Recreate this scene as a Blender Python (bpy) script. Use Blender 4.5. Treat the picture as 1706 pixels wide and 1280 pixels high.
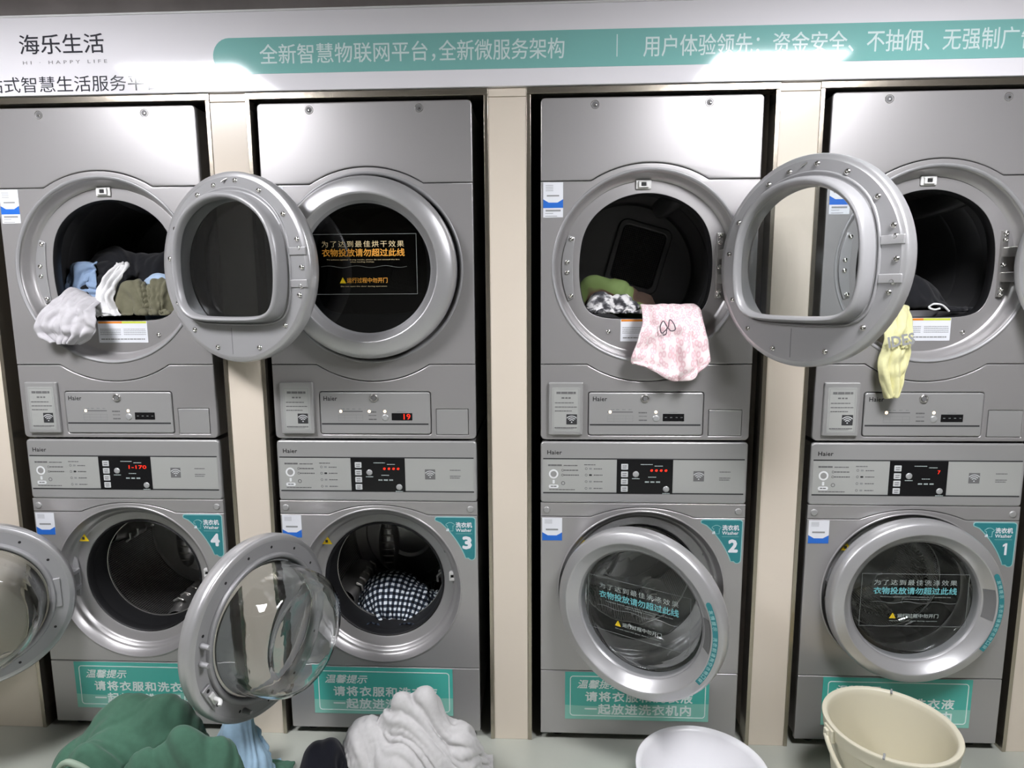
import bpy, bmesh, math, random
import numpy as np
from mathutils import Vector, Matrix, Euler, noise

for o in list(bpy.data.objects):
    bpy.data.objects.remove(o, do_unlink=True)
SC = bpy.context.scene
COL = SC.collection
R_ = math.radians
PI = math.pi

# ------------------------------------------------------------------ camera
F_PX = 1095.0
cam_d = bpy.data.cameras.new('camera')
cam_d.sensor_fit = 'HORIZONTAL'
cam_d.sensor_width = 36.0
cam_d.lens = 36.0 * F_PX / 1706.0
cam_d.clip_start = 0.02
cam = bpy.data.objects.new('camera', cam_d)
COL.objects.link(cam)
_yaw, _pit, _rol = 0.0466345, -0.1436272, 0.0060967
_R = (Matrix.Rotation(_yaw, 3, 'Z') @ Matrix.Rotation(_pit, 3, 'X') @ Matrix.Rotation(_rol, 3, 'Y'))
_right, _fwd, _up = _R.col[0], _R.col[1], _R.col[2]
_m = Matrix((( _right.x, _up.x, -_fwd.x), (_right.y, _up.y, -_fwd.y), (_right.z, _up.z, -_fwd.z))).to_4x4()
_m.translation = Vector((0.114802, -2.152605, 1.573138))
cam.matrix_world = _m
SC.camera = cam

# ------------------------------------------------------------------ world, exposure
W = bpy.data.worlds.new('world')
SC.world = W
W.use_nodes = True
W.node_tree.nodes['Background'].inputs[0].default_value = (0.75, 0.8, 0.85, 1)
W.node_tree.nodes['Background'].inputs[1].default_value = 0.02
SC.view_settings.view_transform = 'Standard'
SC.view_settings.look = 'None'
SC.view_settings.gamma = 1.0
SC.view_settings.use_curve_mapping = False
SC.view_settings.exposure = 0.46
SC.cycles.use_denoising = True
SC.cycles.max_bounces = 12
SC.cycles.transparent_max_bounces = 16
SC.cycles.caustics_reflective = False
SC.cycles.caustics_refractive = False
PANEL_STRENGTH = 46.0

# ------------------------------------------------------------------ materials
def lin(h):
    h = h.lstrip('#')
    v = [int(h[i:i + 2], 16) / 255 for i in (0, 2, 4)]
    return tuple((c / 12.92 if c <= .04045 else ((c + .055) / 1.055) ** 2.4) for c in v) + (1.0,)

MATS = {}
def mat(name, col, rough=.5, metal=0., spec=.5, coat=0., coat_r=.1, noise_amt=0., noise_scale=20., bump=0., bump_scale=200., emit=None, estr=0., sheen=0.):
    m = bpy.data.materials.new(name)
    m.use_nodes = True
    nt = m.node_tree
    b = nt.nodes['Principled BSDF']
    c = lin(col) if isinstance(col, str) else (*col, 1.0)
    b.inputs['Base Color'].default_value = c
    b.inputs['Roughness'].default_value = rough
    b.inputs['Metallic'].default_value = metal
    b.inputs['Specular IOR Level'].default_value = spec
    b.inputs['Coat Weight'].default_value = coat
    b.inputs['Coat Roughness'].default_value = coat_r
    if sheen:
        b.inputs['Sheen Weight'].default_value = sheen
    if noise_amt or bump:
        tc = nt.nodes.new('ShaderNodeTexCoord')
    if noise_amt:
        n = nt.nodes.new('ShaderNodeTexNoise')
        n.inputs['Scale'].default_value = noise_scale
        n.inputs['Detail'].default_value = 5
        nt.links.new(tc.outputs['Object'], n.inputs['Vector'])
        r = nt.nodes.new('ShaderNodeValToRGB')
        r.color_ramp.elements[0].position = .3
        r.color_ramp.elements[1].position = .7
        r.color_ramp.elements[0].color = tuple(x * (1 - noise_amt) for x in c[:3]) + (1,)
        r.color_ramp.elements[1].color = tuple(min(1, x * (1 + noise_amt)) for x in c[:3]) + (1,)
        nt.links.new(n.outputs['Fac'], r.inputs['Fac'])
        nt.links.new(r.outputs['Color'], b.inputs['Base Color'])
    if bump:
        n2 = nt.nodes.new('ShaderNodeTexNoise')
        n2.inputs['Scale'].default_value = bump_scale
        n2.inputs['Detail'].default_value = 3
        nt.links.new(tc.outputs['Object'], n2.inputs['Vector'])
        bp = nt.nodes.new('ShaderNodeBump')
        bp.inputs['Strength'].default_value = bump
        bp.inputs['Distance'].default_value = .002
        nt.links.new(n2.outputs['Fac'], bp.inputs['Height'])
        nt.links.new(bp.outputs['Normal'], b.inputs['Normal'])
    if emit:
        b.inputs['Emission Color'].default_value = lin(emit)
        b.inputs['Emission Strength'].default_value = estr
    MATS[name] = m
    return m

def glassmat(name, tint, ior=1.5, bump=0., bump_scale=8., rough=.02, boost=1.0):
    m = bpy.data.materials.new(name)
    m.use_nodes = True
    nt = m.node_tree
    nt.nodes.clear()
    out = nt.nodes.new('ShaderNodeOutputMaterial')
    mix = nt.nodes.new('ShaderNodeMixShader')
    tr = nt.nodes.new('ShaderNodeBsdfTransparent')
    tr.inputs[0].default_value = (*tint, 1)
    gl = nt.nodes.new('ShaderNodeBsdfGlossy')
    gl.inputs['Roughness'].default_value = rough
    fr = nt.nodes.new('ShaderNodeFresnel')
    # same reflectance from either side of the sheet
    geo = nt.nodes.new('ShaderNodeNewGeometry')
    mr = nt.nodes.new('ShaderNodeMapRange')
    mr.inputs['To Min'].default_value = ior
    mr.inputs['To Max'].default_value = 1 / ior
    nt.links.new(geo.outputs['Backfacing'], mr.inputs['Value'])
    nt.links.new(mr.outputs[0], fr.inputs['IOR'])
    fac = fr.outputs[0]
    if boost != 1.0:
        mm = nt.nodes.new('ShaderNodeMath')
        mm.operation = 'MULTIPLY'
        mm.use_clamp = True
        mm.inputs[1].default_value = boost
        nt.links.new(fac, mm.inputs[0])
        fac = mm.outputs[0]
    nt.links.new(fac, mix.inputs[0])
    nt.links.new(tr.outputs[0], mix.inputs[1])
    nt.links.new(gl.outputs[0], mix.inputs[2])
    nt.links.new(mix.outputs[0], out.inputs[0])
    if bump:
        tc = nt.nodes.new('ShaderNodeTexCoord')
        n = nt.nodes.new('ShaderNodeTexNoise')
        n.inputs['Scale'].default_value = bump_scale
        nt.links.new(tc.outputs['Object'], n.inputs['Vector'])
        b = nt.nodes.new('ShaderNodeBump')
        b.inputs['Strength'].default_value = bump
        b.inputs['Distance'].default_value = .02
        nt.links.new(n.outputs['Fac'], b.inputs['Height'])
        nt.links.new(b.outputs['Normal'], gl.inputs['Normal'])
        nt.links.new(b.outputs['Normal'], fr.inputs['Normal'])
    MATS[name] = m
    return m

mat('silver', (.46, .45, .448), .35, .55, .6, noise_amt=.02, noise_scale=900)
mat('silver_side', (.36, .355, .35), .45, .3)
mat('silver_panel', (.46, .46, .455), .36, .45)
mat('silver_pale', (.45, .46, .44), .4, .15)
mat('door_silver', (.55, .55, .555), .34, .6, noise_amt=.015, noise_scale=600)
mat('door_plastic', (.37, .37, .375), .36, .2)
mat('chrome', (.7, .69, .67), .15, 1.)
mat('steel', (.55, .54, .52), .3, .9)
mat('drum_plain', (.55, .545, .54), .28, .9)
mat('gap_black', (.012, .012, .012), .6)
mat('black_gloss', (.008, .008, .009), .12)
mat('rubber', (.010, .010, .011), .5)
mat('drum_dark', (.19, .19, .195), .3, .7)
mat('white_print', (.8, .82, .82), .4)
mat('grey_print', (.30, .31, .31), .5)
mat('dark_print', (.035, .036, .038), .5)
mat('mid_print', (.16, .16, .16), .5)
mat('white_plastic', (.78, .78, .76), .35)
mat('button', (.52, .53, .53), .3, .4)
mat('key', (.62, .64, .64), .45)
mat('label_white', (.82, .84, .88), .4)
mat('label_blue', lin('#2a6fd0')[:3], .4)
mat('label_orange', lin('#e08a2a')[:3], .5)
mat('label_yellow', lin('#cfd84a')[:3], .5)
mat('warn_yellow', lin('#e8c81a')[:3], .4)
mat('teal_label', lin('#2f8389')[:3], .35)
mat('teal_edge', lin('#9fd0cf')[:3], .4)
mat('teal_sign', lin('#52bcae')[:3], .3)
mat('teal_sign_pale', lin('#8ed0c0')[:3], .3)
mat('sign_print', lin('#eefcf8')[:3], .4)
mat('teal_print', lin('#6fb9c0')[:3], .5)
mat('gold_print', lin('#d99a36')[:3], .5)
mat('gold_pale', lin('#d8c69a')[:3], .5)
mat('pale_print', lin('#a9b4b2')[:3], .5)
mat('frame_print', lin('#8d9291')[:3], .5)
mat('led_red', (.1, .01, .01), .4, emit='#ff2a12', estr=1.3)
mat('led_warm', (.6, .55, .5), .4, emit='#ffe2b8', estr=2.0)
mat('led_off', (.06, .06, .06), .4)
mat('banner_white', (.90, .885, .92), .085, 0, .55)
mat('banner_teal', lin('#86c2bc')[:3], .085, 0, .55)
mat('banner_text', lin('#dff2f0')[:3], .1, 0, .5)
mat('banner_dark', (.05, .05, .06), .12)
mat('banner_grey', (.30, .29, .30), .12)
mat('pier_cream', lin('#e3d8c8')[:3], .22, 0, .5, noise_amt=.015, noise_scale=4)
mat('trim_metal', (.52, .47, .39), .24, .95, bump=.12, bump_scale=60)
mat('floor_epoxy', lin('#adb0a6')[:3], .2, 0, .5, noise_amt=.05, noise_scale=3)
mat('wall_paint', (.22, .215, .20), .7)
mat('niche_dark', (.035, .034, .032), .8)
mat('upper_brown', (.34, .31, .295), .7, noise_amt=.15, noise_scale=6)
mat('ceiling_dark', (.2, .19, .185), .8)
mat('beam_grey', (.3, .3, .29), .6)
mat('lamp_white', (.9, .9, .9), .4, emit='#fbfaff', estr=PANEL_STRENGTH)
mat('lamp_frame', (.8, .8, .8), .4)
mat('bucket_cream', lin('#d6d1bb')[:3], .38, 0, .5)
mat('basin_white', lin('#e4e4e6')[:3], .3, 0, .5)
mat('cord_white', (.75, .75, .75), .7)
mat('cord_dark', (.10, .07, .09), .7)
mat('zip_pale', lin('#8fa08e')[:3], .6)
glassmat('pane', (.86, .88, .88), 1.5, .05, 3., .02, 1.0)
glassmat('pane_smoke', (.10, .105, .11), 1.5, .04, 3., .02, 1.5)
glassmat('bowl', (.92, .95, .95), 1.52, .2, 16., .03, 1.15)

def _bowl():
    m = bpy.data.materials.new('bowl_glass')
    m.use_nodes = True
    nt = m.node_tree
    b = nt.nodes['Principled BSDF']
    b.inputs['Base Color'].default_value = (.97, .985, .985, 1)
    b.inputs['Roughness'].default_value = .0
    b.inputs['Transmission Weight'].default_value = 1.0
    b.inputs['IOR'].default_value = 1.47
    tc = nt.nodes.new('ShaderNodeTexCoord')
    n = nt.nodes.new('ShaderNodeTexNoise'); n.inputs['Scale'].default_value = 9.
    nt.links.new(tc.outputs['Object'], n.inputs['Vector'])
    bp = nt.nodes.new('ShaderNodeBump'); bp.inputs['Strength'].default_value = .12; bp.inputs['Distance'].default_value = .02
    nt.links.new(n.outputs['Fac'], bp.inputs['Height'])
    nt.links.new(bp.outputs['Normal'], b.inputs['Normal'])
    MATS['bowl_glass'] = m
_bowl()

def perforated(name, base, scale, hole, thr, metal=.85, rough=.3):
    m = mat(name, base, rough, metal)
    nt = m.node_tree
    b = nt.nodes['Principled BSDF']
    uv = nt.nodes.new('ShaderNodeUVMap')
    v = nt.nodes.new('ShaderNodeTexVoronoi')
    v.voronoi_dimensions = '2D'
    v.inputs['Scale'].default_value = scale
    v.inputs['Randomness'].default_value = 0
    nt.links.new(uv.outputs[0], v.inputs['Vector'])
    r = nt.nodes.new('ShaderNodeValToRGB')
    r.color_ramp.elements[0].position = thr
    r.color_ramp.elements[0].color = (*hole, 1)
    r.color_ramp.elements[1].position = thr + .08
    r.color_ramp.elements[1].color = (*base, 1)
    nt.links.new(v.outputs['Distance'], r.inputs['Fac'])
    nt.links.new(r.outputs['Color'], b.inputs['Base Color'])
    bp = nt.nodes.new('ShaderNodeBump')
    bp.inputs['Strength'].default_value = .5
    bp.inputs['Distance'].default_value = .003
    nt.links.new(v.outputs['Distance'], bp.inputs['Height'])
    nt.links.new(bp.outputs['Normal'], b.inputs['Normal'])
    return m
perforated('drum_steel', (.62, .61, .59), 120, (.012, .012, .012), .36, .9, .26)
perforated('vent_mesh', (.075, .075, .078), 130, (.004, .004, .004), .30, .5, .4)

def cloth(name, col, rough=.9, amt=.06, scale=60., bump=.25, bump_scale=500.):
    return mat(name, lin(col)[:3], rough, 0, .25, noise_amt=amt, noise_scale=scale, bump=bump, bump_scale=bump_scale, sheen=.15)
cloth('cloth_green', '#456a57')
cloth('cloth_grey', '#c3c2c1', amt=.05)
cloth('cloth_black', '#15161a', amt=.1)
cloth('cloth_navy', '#0c0e18')
cloth('cloth_white', '#dedede')
cloth('cloth_blue', '#8fa6c4')
cloth('cloth_paleblue', '#a9bfd8')
cloth('cloth_olive', '#6d6b57')
cloth('cloth_lightgrey', '#bcbabd')
cloth('cloth_yellow', '#dcd9a6')
cloth('bag_blue', '#a7c6dc', rough=.35, bump=.1)

def uvmix(name, build, rough=.9):
    m = mat(name, (.5, .5, .5), rough, 0, .25)
    nt = m.node_tree
    uv = nt.nodes.new('ShaderNodeUVMap')
    out = build(nt, uv.outputs[0])
    nt.links.new(out, nt.nodes['Principled BSDF'].inputs['Base Color'])
    return m
def ramp(nt, fac, stops):
    r = nt.nodes.new('ShaderNodeValToRGB')
    while len(r.color_ramp.elements) < len(stops):
        r.color_ramp.elements.new(.5)
    for e, (p, c) in zip(r.color_ramp.elements, stops):
        e.position = p
        e.color = lin(c)
    nt.links.new(fac, r.inputs['Fac'])
    return r.outputs['Color']
def _plaid(nt, uv):
    # gingham: two sine-square bands averaged
    sep = nt.nodes.new('ShaderNodeSeparateXYZ')
    nt.links.new(uv, sep.inputs[0])
    outs = []
    for k in (0, 1):
        mu = nt.nodes.new('ShaderNodeMath'); mu.operation = 'MULTIPLY'; mu.inputs[1].default_value = 24
        nt.links.new(sep.outputs[k], mu.inputs[0])
        fr = nt.nodes.new('ShaderNodeMath'); fr.operation = 'FRACT'
        nt.links.new(mu.outputs[0], fr.inputs[0])
        gt = nt.nodes.new('ShaderNodeMath'); gt.operation = 'GREATER_THAN'; gt.inputs[1].default_value = .5
        nt.links.new(fr.outputs[0], gt.inputs[0])
        outs.append(gt.outputs[0])
    ad = nt.nodes.new('ShaderNodeMath'); ad.operation = 'ADD'
    nt.links.new(outs[0], ad.inputs[0]); nt.links.new(outs[1], ad.inputs[1])
    dv = nt.nodes.new('ShaderNodeMath'); dv.operation = 'MULTIPLY'; dv.inputs[1].default_value = .5
    nt.links.new(ad.outputs[0], dv.inputs[0])
    return ramp(nt, dv.outputs[0], [(.0, '#10131a'), (.5, '#39424f'), (1., '#dfe6ea')])
uvmix('cloth_plaid', _plaid)
def _camo(nt, uv):
    n = nt.nodes.new('ShaderNodeTexNoise'); n.inputs['Scale'].default_value = 2.2; n.inputs['Detail'].default_value = 1
    nt.links.new(uv, n.inputs['Vector'])
    return ramp(nt, n.outputs['Fac'], [(.42, '#3c2f27'), (.47, '#4d3b30'), (.48, '#5f7040'), (.60, '#6f8350')])
uvmix('cloth_camo', _camo)
def _bw(nt, uv):
    n = nt.nodes.new('ShaderNodeTexNoise'); n.inputs['Scale'].default_value = 7; n.inputs['Detail'].default_value = 3
    nt.links.new(uv, n.inputs['Vector'])
    return ramp(nt, n.outputs['Fac'], [(.40, '#3c3c40'), (.47, '#77777a'), (.53, '#d9d8d8'), (.7, '#e8e6e6')])
uvmix('cloth_bw', _bw)
def _pink(nt, uv):
    v = nt.nodes.new('ShaderNodeTexVoronoi'); v.inputs['Scale'].default_value = 18; v.voronoi_dimensions = '2D'
    nt.links.new(uv, v.inputs['Vector'])
    return ramp(nt, v.outputs['Distance'], [(.16, '#f3dde0'), (.26, '#e6c3c8'), (.40, '#e8c8cd'), (.48, '#f5e6e6')])
uvmix('cloth_pink', _pink)

# ------------------------------------------------------------------ helpers
def finish(me, smooth=True, angle=35):
    if smooth:
        me.shade_smooth()
        # area-weighted normals keep large flat faces flat next to small bevels
        nf, nv, nl = len(me.polygons), len(me.vertices), len(me.loops)
        fn = np.zeros(nf * 3); me.polygons.foreach_get('normal', fn); fn = fn.reshape(-1, 3)
        fa = np.zeros(nf); me.polygons.foreach_get('area', fa)
        lt = np.zeros(nf, int); me.polygons.foreach_get('loop_total', lt)
        lv = np.zeros(nl, int); me.loops.foreach_get('vertex_index', lv)
        lf = np.repeat(np.arange(nf), lt)
        vn = np.zeros((nv, 3))
        np.add.at(vn, lv, fn[lf] * fa[lf][:, None])
        # second pass: only faces close to the weighted normal count
        for _ in range(2):
            vn /= np.maximum(np.linalg.norm(vn, axis=1), 1e-12)[:, None]
            ln = vn[lv]
            ok = (ln * fn[lf]).sum(1) > math.cos(R_(angle))
            out = np.where(ok[:, None], ln, fn[lf])
            vn2 = np.zeros((nv, 3))
            np.add.at(vn2, lv[ok], (fn[lf] * fa[lf][:, None])[ok])
            bad = np.linalg.norm(vn2, axis=1) < 1e-14
            vn2[bad] = vn[bad]
            vn = vn2
        me.normals_split_custom_set([tuple(v) for v in out])
    return me

def add(name, me, material=None, parent=None, loc=(0, 0, 0), rot=None):
    o = bpy.data.objects.new(name, me)
    COL.objects.link(o)
    if material and me is not None:
        m = MATS[material]
        if not me.materials:
            me.materials.append(m)
        elif me.materials[0] is not m:
            o.material_slots[0].link = 'OBJECT'
            o.material_slots[0].material = m
    if parent:
        o.parent = parent
    o.location = loc
    if rot:
        o.rotation_euler = rot
    return o

def tag(o, label, cat, group=None):
    o['label'] = label
    o['category'] = cat
    if group:
        o['group'] = group
    return o

def thing(name, label, cat, loc, group=None):
    o = bpy.data.objects.new(name, None)
    o.empty_display_size = .05
    COL.objects.link(o)
    o.location = loc
    return tag(o, label, cat, group)

def struct(name, me, material):
    o = add(name, me, material)
    o['kind'] = 'structure'
    return o

CACHE = {}
def cached(key, fn):
    if key not in CACHE:
        CACHE[key] = fn()
    return CACHE[key]

def rrect(x0, x1, z0, z1, r=.01, n=5):
    r = min(r, (x1 - x0) / 2 - 1e-5, (z1 - z0) / 2 - 1e-5)
    if r <= 0:
        return [(x0, z0), (x1, z0), (x1, z1), (x0, z1)]
    pts = []
    for cx, cz, a0 in ((x1 - r, z0 + r, -90), (x1 - r, z1 - r, 0), (x0 + r, z1 - r, 90), (x0 + r, z0 + r, 180)):
        for k in range(n + 1):
            a = R_(a0 + 90 * k / n)
            pts.append((cx + r * math.cos(a), cz + r * math.sin(a)))
    return pts

def circ(cx, cz, r, n=64):
    return [(cx + r * math.cos(2 * PI * k / n), cz + r * math.sin(2 * PI * k / n)) for k in range(n)]

def plate(outer, holes=(), yf=0., t=.01, bevel=.002, bres=1, angle=35):
    """flat plate with holes in the x-z plane; front face (towards -y) at yf, thickness t"""
    c = bpy.data.curves.new('tmp', 'CURVE')
    c.dimensions = '2D'
    c.fill_mode = 'BOTH'
    bevel = min(bevel, t / 2 * .98)
    c.extrude = max(t / 2 - bevel, 0.00001)
    if bevel > 0:
        c.bevel_depth = bevel
        c.bevel_resolution = bres
        c.offset = -bevel
    for pts in (outer, *holes):
        s = c.splines.new('POLY')
        s.points.add(len(pts) - 1)
        s.use_cyclic_u = True
        for p, q in zip(s.points, pts):
            p.co = (q[0], q[1], 0, 1)
    o = bpy.data.objects.new('tmp', c)
    me = bpy.data.meshes.new_from_object(o)
    bpy.data.objects.remove(o)
    bpy.data.curves.remove(c)
    me.transform(Matrix(((1, 0, 0, 0), (0, 0, -1, yf + t / 2), (0, 1, 0, 0), (0, 0, 0, 1))))
    bm = bmesh.new(); bm.from_mesh(me)
    bmesh.ops.remove_doubles(bm, verts=bm.verts, dist=1e-6)
    bm.to_mesh(me); bm.free()
    me.materials.clear()
    return finish(me, True, angle)

def flat(outer, y=0.):
    me = bpy.data.meshes.new('flat')
    me.from_pydata([(p[0], y, p[1]) for p in outer], [], [list(range(len(outer)))])
    return me

def lathe(profile, n=72, cx=0., cz=0., angle=40, uvr=None, a0=0., a1=2 * PI):
    """profile: (radius, y) revolved about the y axis"""
    full = abs(a1 - a0 - 2 * PI) < 1e-6
    m = n if full else n + 1
    verts, faces = [], []
    for r, y in profile:
        for k in range(m):
            a = a0 + (a1 - a0) * k / n
            verts.append((cx + r * math.cos(a), y, cz + r * math.sin(a)))
    uvs = []
    L = [0.]
    for (r0, y0), (r1, y1) in zip(profile, profile[1:]):
        L.append(L[-1] + math.hypot(r1 - r0, y1 - y0))
    for i in range(len(profile) - 1):
        for k in range(n):
            k2 = (k + 1) % m if full else k + 1
            faces.append((i * m + k, i * m + k2, (i + 1) * m + k2, (i + 1) * m + k))
            if uvr:
                u0, u1 = 2 * PI * uvr * k / n, 2 * PI * uvr * (k + 1) / n
                uvs += [(u0, L[i]), (u1, L[i]), (u1, L[i + 1]), (u0, L[i + 1])]
    me = bpy.data.meshes.new('lathe')
    me.from_pydata(verts, [], faces)
    if uvr:
        ul = me.uv_layers.new(name='UVMap')
        ul.data.foreach_set('uv', [c for q in uvs for c in q])
    return finish(me, True, angle)

def loft(rings, cap=False, angle=40, closed=True):
    n = len(rings[0])
    verts = [p for r in rings for p in r]
    faces = []
    for i in range(len(rings) - 1):
        for k in range(n if closed else n - 1):
            k2 = (k + 1) % n
            faces.append((i * n + k, i * n + k2, (i + 1) * n + k2, (i + 1) * n + k))
    if cap:
        faces.append(list(range(n))[::-1])
        faces.append([(len(rings) - 1) * n + k for k in range(n)])
    me = bpy.data.meshes.new('loft')
    me.from_pydata(verts, [], faces)
    return finish(me, True, angle)

def solid(me):
    """weld a closed lathe and make its faces point outwards"""
    bm = bmesh.new(); bm.from_mesh(me)
    bmesh.ops.remove_doubles(bm, verts=bm.verts, dist=2e-4)
    bmesh.ops.recalc_face_normals(bm, faces=bm.faces)
    bm.to_mesh(me); bm.free()
    return finish(me, True, 40)

def box(x0, x1, y0, y1, z0, z1, bev=0., seg=2):
    bm = bmesh.new()
    bmesh.ops.create_cube(bm, size=1)
    for v in bm.verts:
        v.co = Vector(((x0 + x1) / 2 + v.co.x * (x1 - x0), (y0 + y1) / 2 + v.co.y * (y1 - y0), (z0 + z1) / 2 + v.co.z * (z1 - z0)))
    if bev:
        bmesh.ops.bevel(bm, geom=list(bm.edges), offset=bev, segments=seg, affect='EDGES', profile=.5)
    me = bpy.data.meshes.new('box')
    bm.to_mesh(me); bm.free()
    return finish(me, bool(bev), 40)

def join(*mes):
    bm = bmesh.new()
    for m in mes:
        bm.from_mesh(m)
    me = bpy.data.meshes.new('joined')
    bm.to_mesh(me); bm.free()
    me.materials.clear()
    return finish(me, True, 40)

def tube(points, r, n=8, closed=False, angle=60, taper=None):
    P = [Vector(p) for p in points]
    rings = []
    prev = None
    for i, p in enumerate(P):
        a = P[(i - 1) % len(P)] if (closed or i) else P[0]
        b = P[(i + 1) % len(P)] if (closed or i < len(P) - 1) else P[-1]
        t = (b - a).normalized()
        if prev is None:
            u = t.orthogonal().normalized()
        else:
            u = (prev - t * prev.dot(t)).normalized()
        prev = u
        w = t.cross(u)
        rr = r if taper is None else r * taper[i]
        rings.append([tuple(p + (u * math.cos(2 * PI * k / n) + w * math.sin(2 * PI * k / n)) * rr) for k in range(n)])
    if closed:
        rings.append(rings[0])
    return loft(rings, cap=not closed, angle=angle)

def smooth_path(ctrl, n=8):
    P = [Vector(c) for c in ctrl]
    out = []
    for i in range(len(P) - 1):
        p0, p1, p2, p3 = P[max(i - 1, 0)], P[i], P[i + 1], P[min(i + 2, len(P) - 1)]
        for k in range(n):
            t = k / n
            out.append(.5 * ((2 * p1) + (p2 - p0) * t + (2 * p0 - 5 * p1 + 4 * p2 - p3) * t * t + (3 * p1 - p0 - 3 * p2 + p3) * t ** 3))
    out.append(P[-1])
    return out

def text_mesh(body, x0, x1, z0, z1, y, bold=0., spacing=1.0, shear=0., rot=0.):
    c = bpy.data.curves.new('txt', 'FONT')
    c.body = body
    c.size = 1
    c.resolution_u = 2
    c.space_character = spacing
    c.shear = shear
    o = bpy.data.objects.new('txt', c)
    me = bpy.data.meshes.new_from_object(o)
    bpy.data.objects.remove(o); bpy.data.curves.remove(c)
    co = np.zeros(len(me.vertices) * 3)
    me.vertices.foreach_get('co', co)
    co = co.reshape(-1, 3)
    mn, mx = co.min(0), co.max(0)
    out = np.zeros_like(co)
    out[:, 0] = x0 + (co[:, 0] - mn[0]) / (mx[0] - mn[0]) * (x1 - x0)
    out[:, 2] = z0 + (co[:, 1] - mn[1]) / (mx[1] - mn[1]) * (z1 - z0)
    out[:, 1] = y
    me.vertices.foreach_set('co', out.ravel())
    if bold > 0:
        # heavier strokes: copies of the glyph outlines nudged a little each way
        h = (z1 - z0) / (mx[1] - mn[1]) * bold
        bm = bmesh.new()
        for i, (ax, az) in enumerate(((0, 0), (1, 0), (-1, 0), (0, 1), (0, -1), (.7, .7), (-.7, .7), (.7, -.7), (-.7, -.7))):
            q = out.copy(); q[:, 0] += ax * h; q[:, 2] += az * h; q[:, 1] -= i * 2e-6
            me.vertices.foreach_set('co', q.ravel())
            bm.from_mesh(me)
        bm.to_mesh(me); bm.free()
    me.materials.clear()
    me.update()
    return me

def lettering(body, x0, x1, z0, z1, y, material, parent, loc=(0, 0, 0), name='lettering', **kw):
    me = cached(('txt', body, x0, x1, z0, z1, y, tuple(kw.items())), lambda: text_mesh(body, x0, x1, z0, z1, y, **kw))
    return add(name, me, material, parent, loc)

def bars(rects, y):
    """thin print lines as flat strips, one mesh"""
    vs, fs = [], []
    for x0, x1, z0, z1 in rects:
        i = len(vs)
        vs += [(x0, y, z0), (x1, y, z0), (x1, y, z1), (x0, y, z1)]
        fs.append((i, i + 1, i + 2, i + 3))
    me = bpy.data.meshes.new('bars')
    me.from_pydata(vs, [], fs)
    return me

def dashed(x0, x1, z, h, seed, gap=.35):
    rnd = random.Random(seed)
    out, x = [], x0
    while x < x1 - h * .5:
        w = h * rnd.uniform(1.2, 4)
        out.append((x, min(x + w, x1), z - h / 2, z + h / 2))
        x += w + h * gap
    return out

def frame_line(x0, x1, z0, z1, w, r, y):
    return plate(rrect(x0, x1, z0, z1, r), [rrect(x0 + w, x1 - w, z0 + w, z1 - w, max(r - w, .0005))], y, .0006, 0)

def wifi(x0, x1, z0, z1, y):
    """three arcs and a dot"""
    cx, h = (x0 + x1) / 2, z1 - z0
    base = z0 + .2 * h
    vs, fs = [], []
    for ra, rb in ((.26, .36), (.47, .57), (.68, .78)):
        ra *= h * .86; rb *= h * .86
        i = len(vs)
        n = 10
        for k in range(n + 1):
            a = R_(42 + 96 * k / n)
            vs.append((cx + ra * math.cos(a), y, base + ra * math.sin(a)))
            vs.append((cx + rb * math.cos(a), y, base + rb * math.sin(a)))
        for k in range(n):
            fs.append((i + 2 * k, i + 2 * k + 1, i + 2 * k + 3, i + 2 * k + 2))
    i = len(vs)
    for k in range(10):
        vs.append((cx + .07 * h * math.cos(2 * PI * k / 10), y, base + .02 * h + .07 * h * math.sin(2 * PI * k / 10)))
    fs.append(list(range(i, i + 10)))
    me = bpy.data.meshes.new('wifi')
    me.from_pydata(vs, [], fs)
    return me

def seam(xw, zf, xs, zp, n=18):
    """flat - arc - flat line from -xw to xw"""
    s, h = xs, zp - zf
    rad = (s * s + h * h) / (2 * abs(h))
    sg = 1 if h > 0 else -1
    zc = zp - sg * rad
    amax = math.asin(s / rad)
    pts = [(-xw, zf)]
    for k in range(n + 1):
        a = -amax + 2 * amax * k / n
        pts.append((rad * math.sin(a), zc + sg * rad * math.cos(a)))
    pts.append((xw, zf))
    return pts

# ------------------------------------------------------------------ the room
FZ = -0.028
XS = {4: -1.3368, 3: -.450, 2: .4522, 1: 1.3430}
HW = .343
struct('floor', box(-3.2, 3.2, -4.2, 1.0, FZ - .05, FZ), 'floor_epoxy')
struct('ceiling', box(-3.2, 3.2, -4.2, 1.0, 2.60, 2.66), 'ceiling_dark')
struct('wall_back', box(-3.2, 3.2, .92, 1.0, FZ, 2.6), 'niche_dark')
struct('wall_left', box(-3.2, -3.12, -4.2, .92, FZ, 2.6), 'wall_paint')
struct('wall_right', box(3.12, 3.2, -4.2, .92, FZ, 2.6), 'wall_paint')
struct('wall_front', box(-3.12, 3.12, -4.2, -4.12, FZ, 2.6), 'wall_paint')
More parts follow.
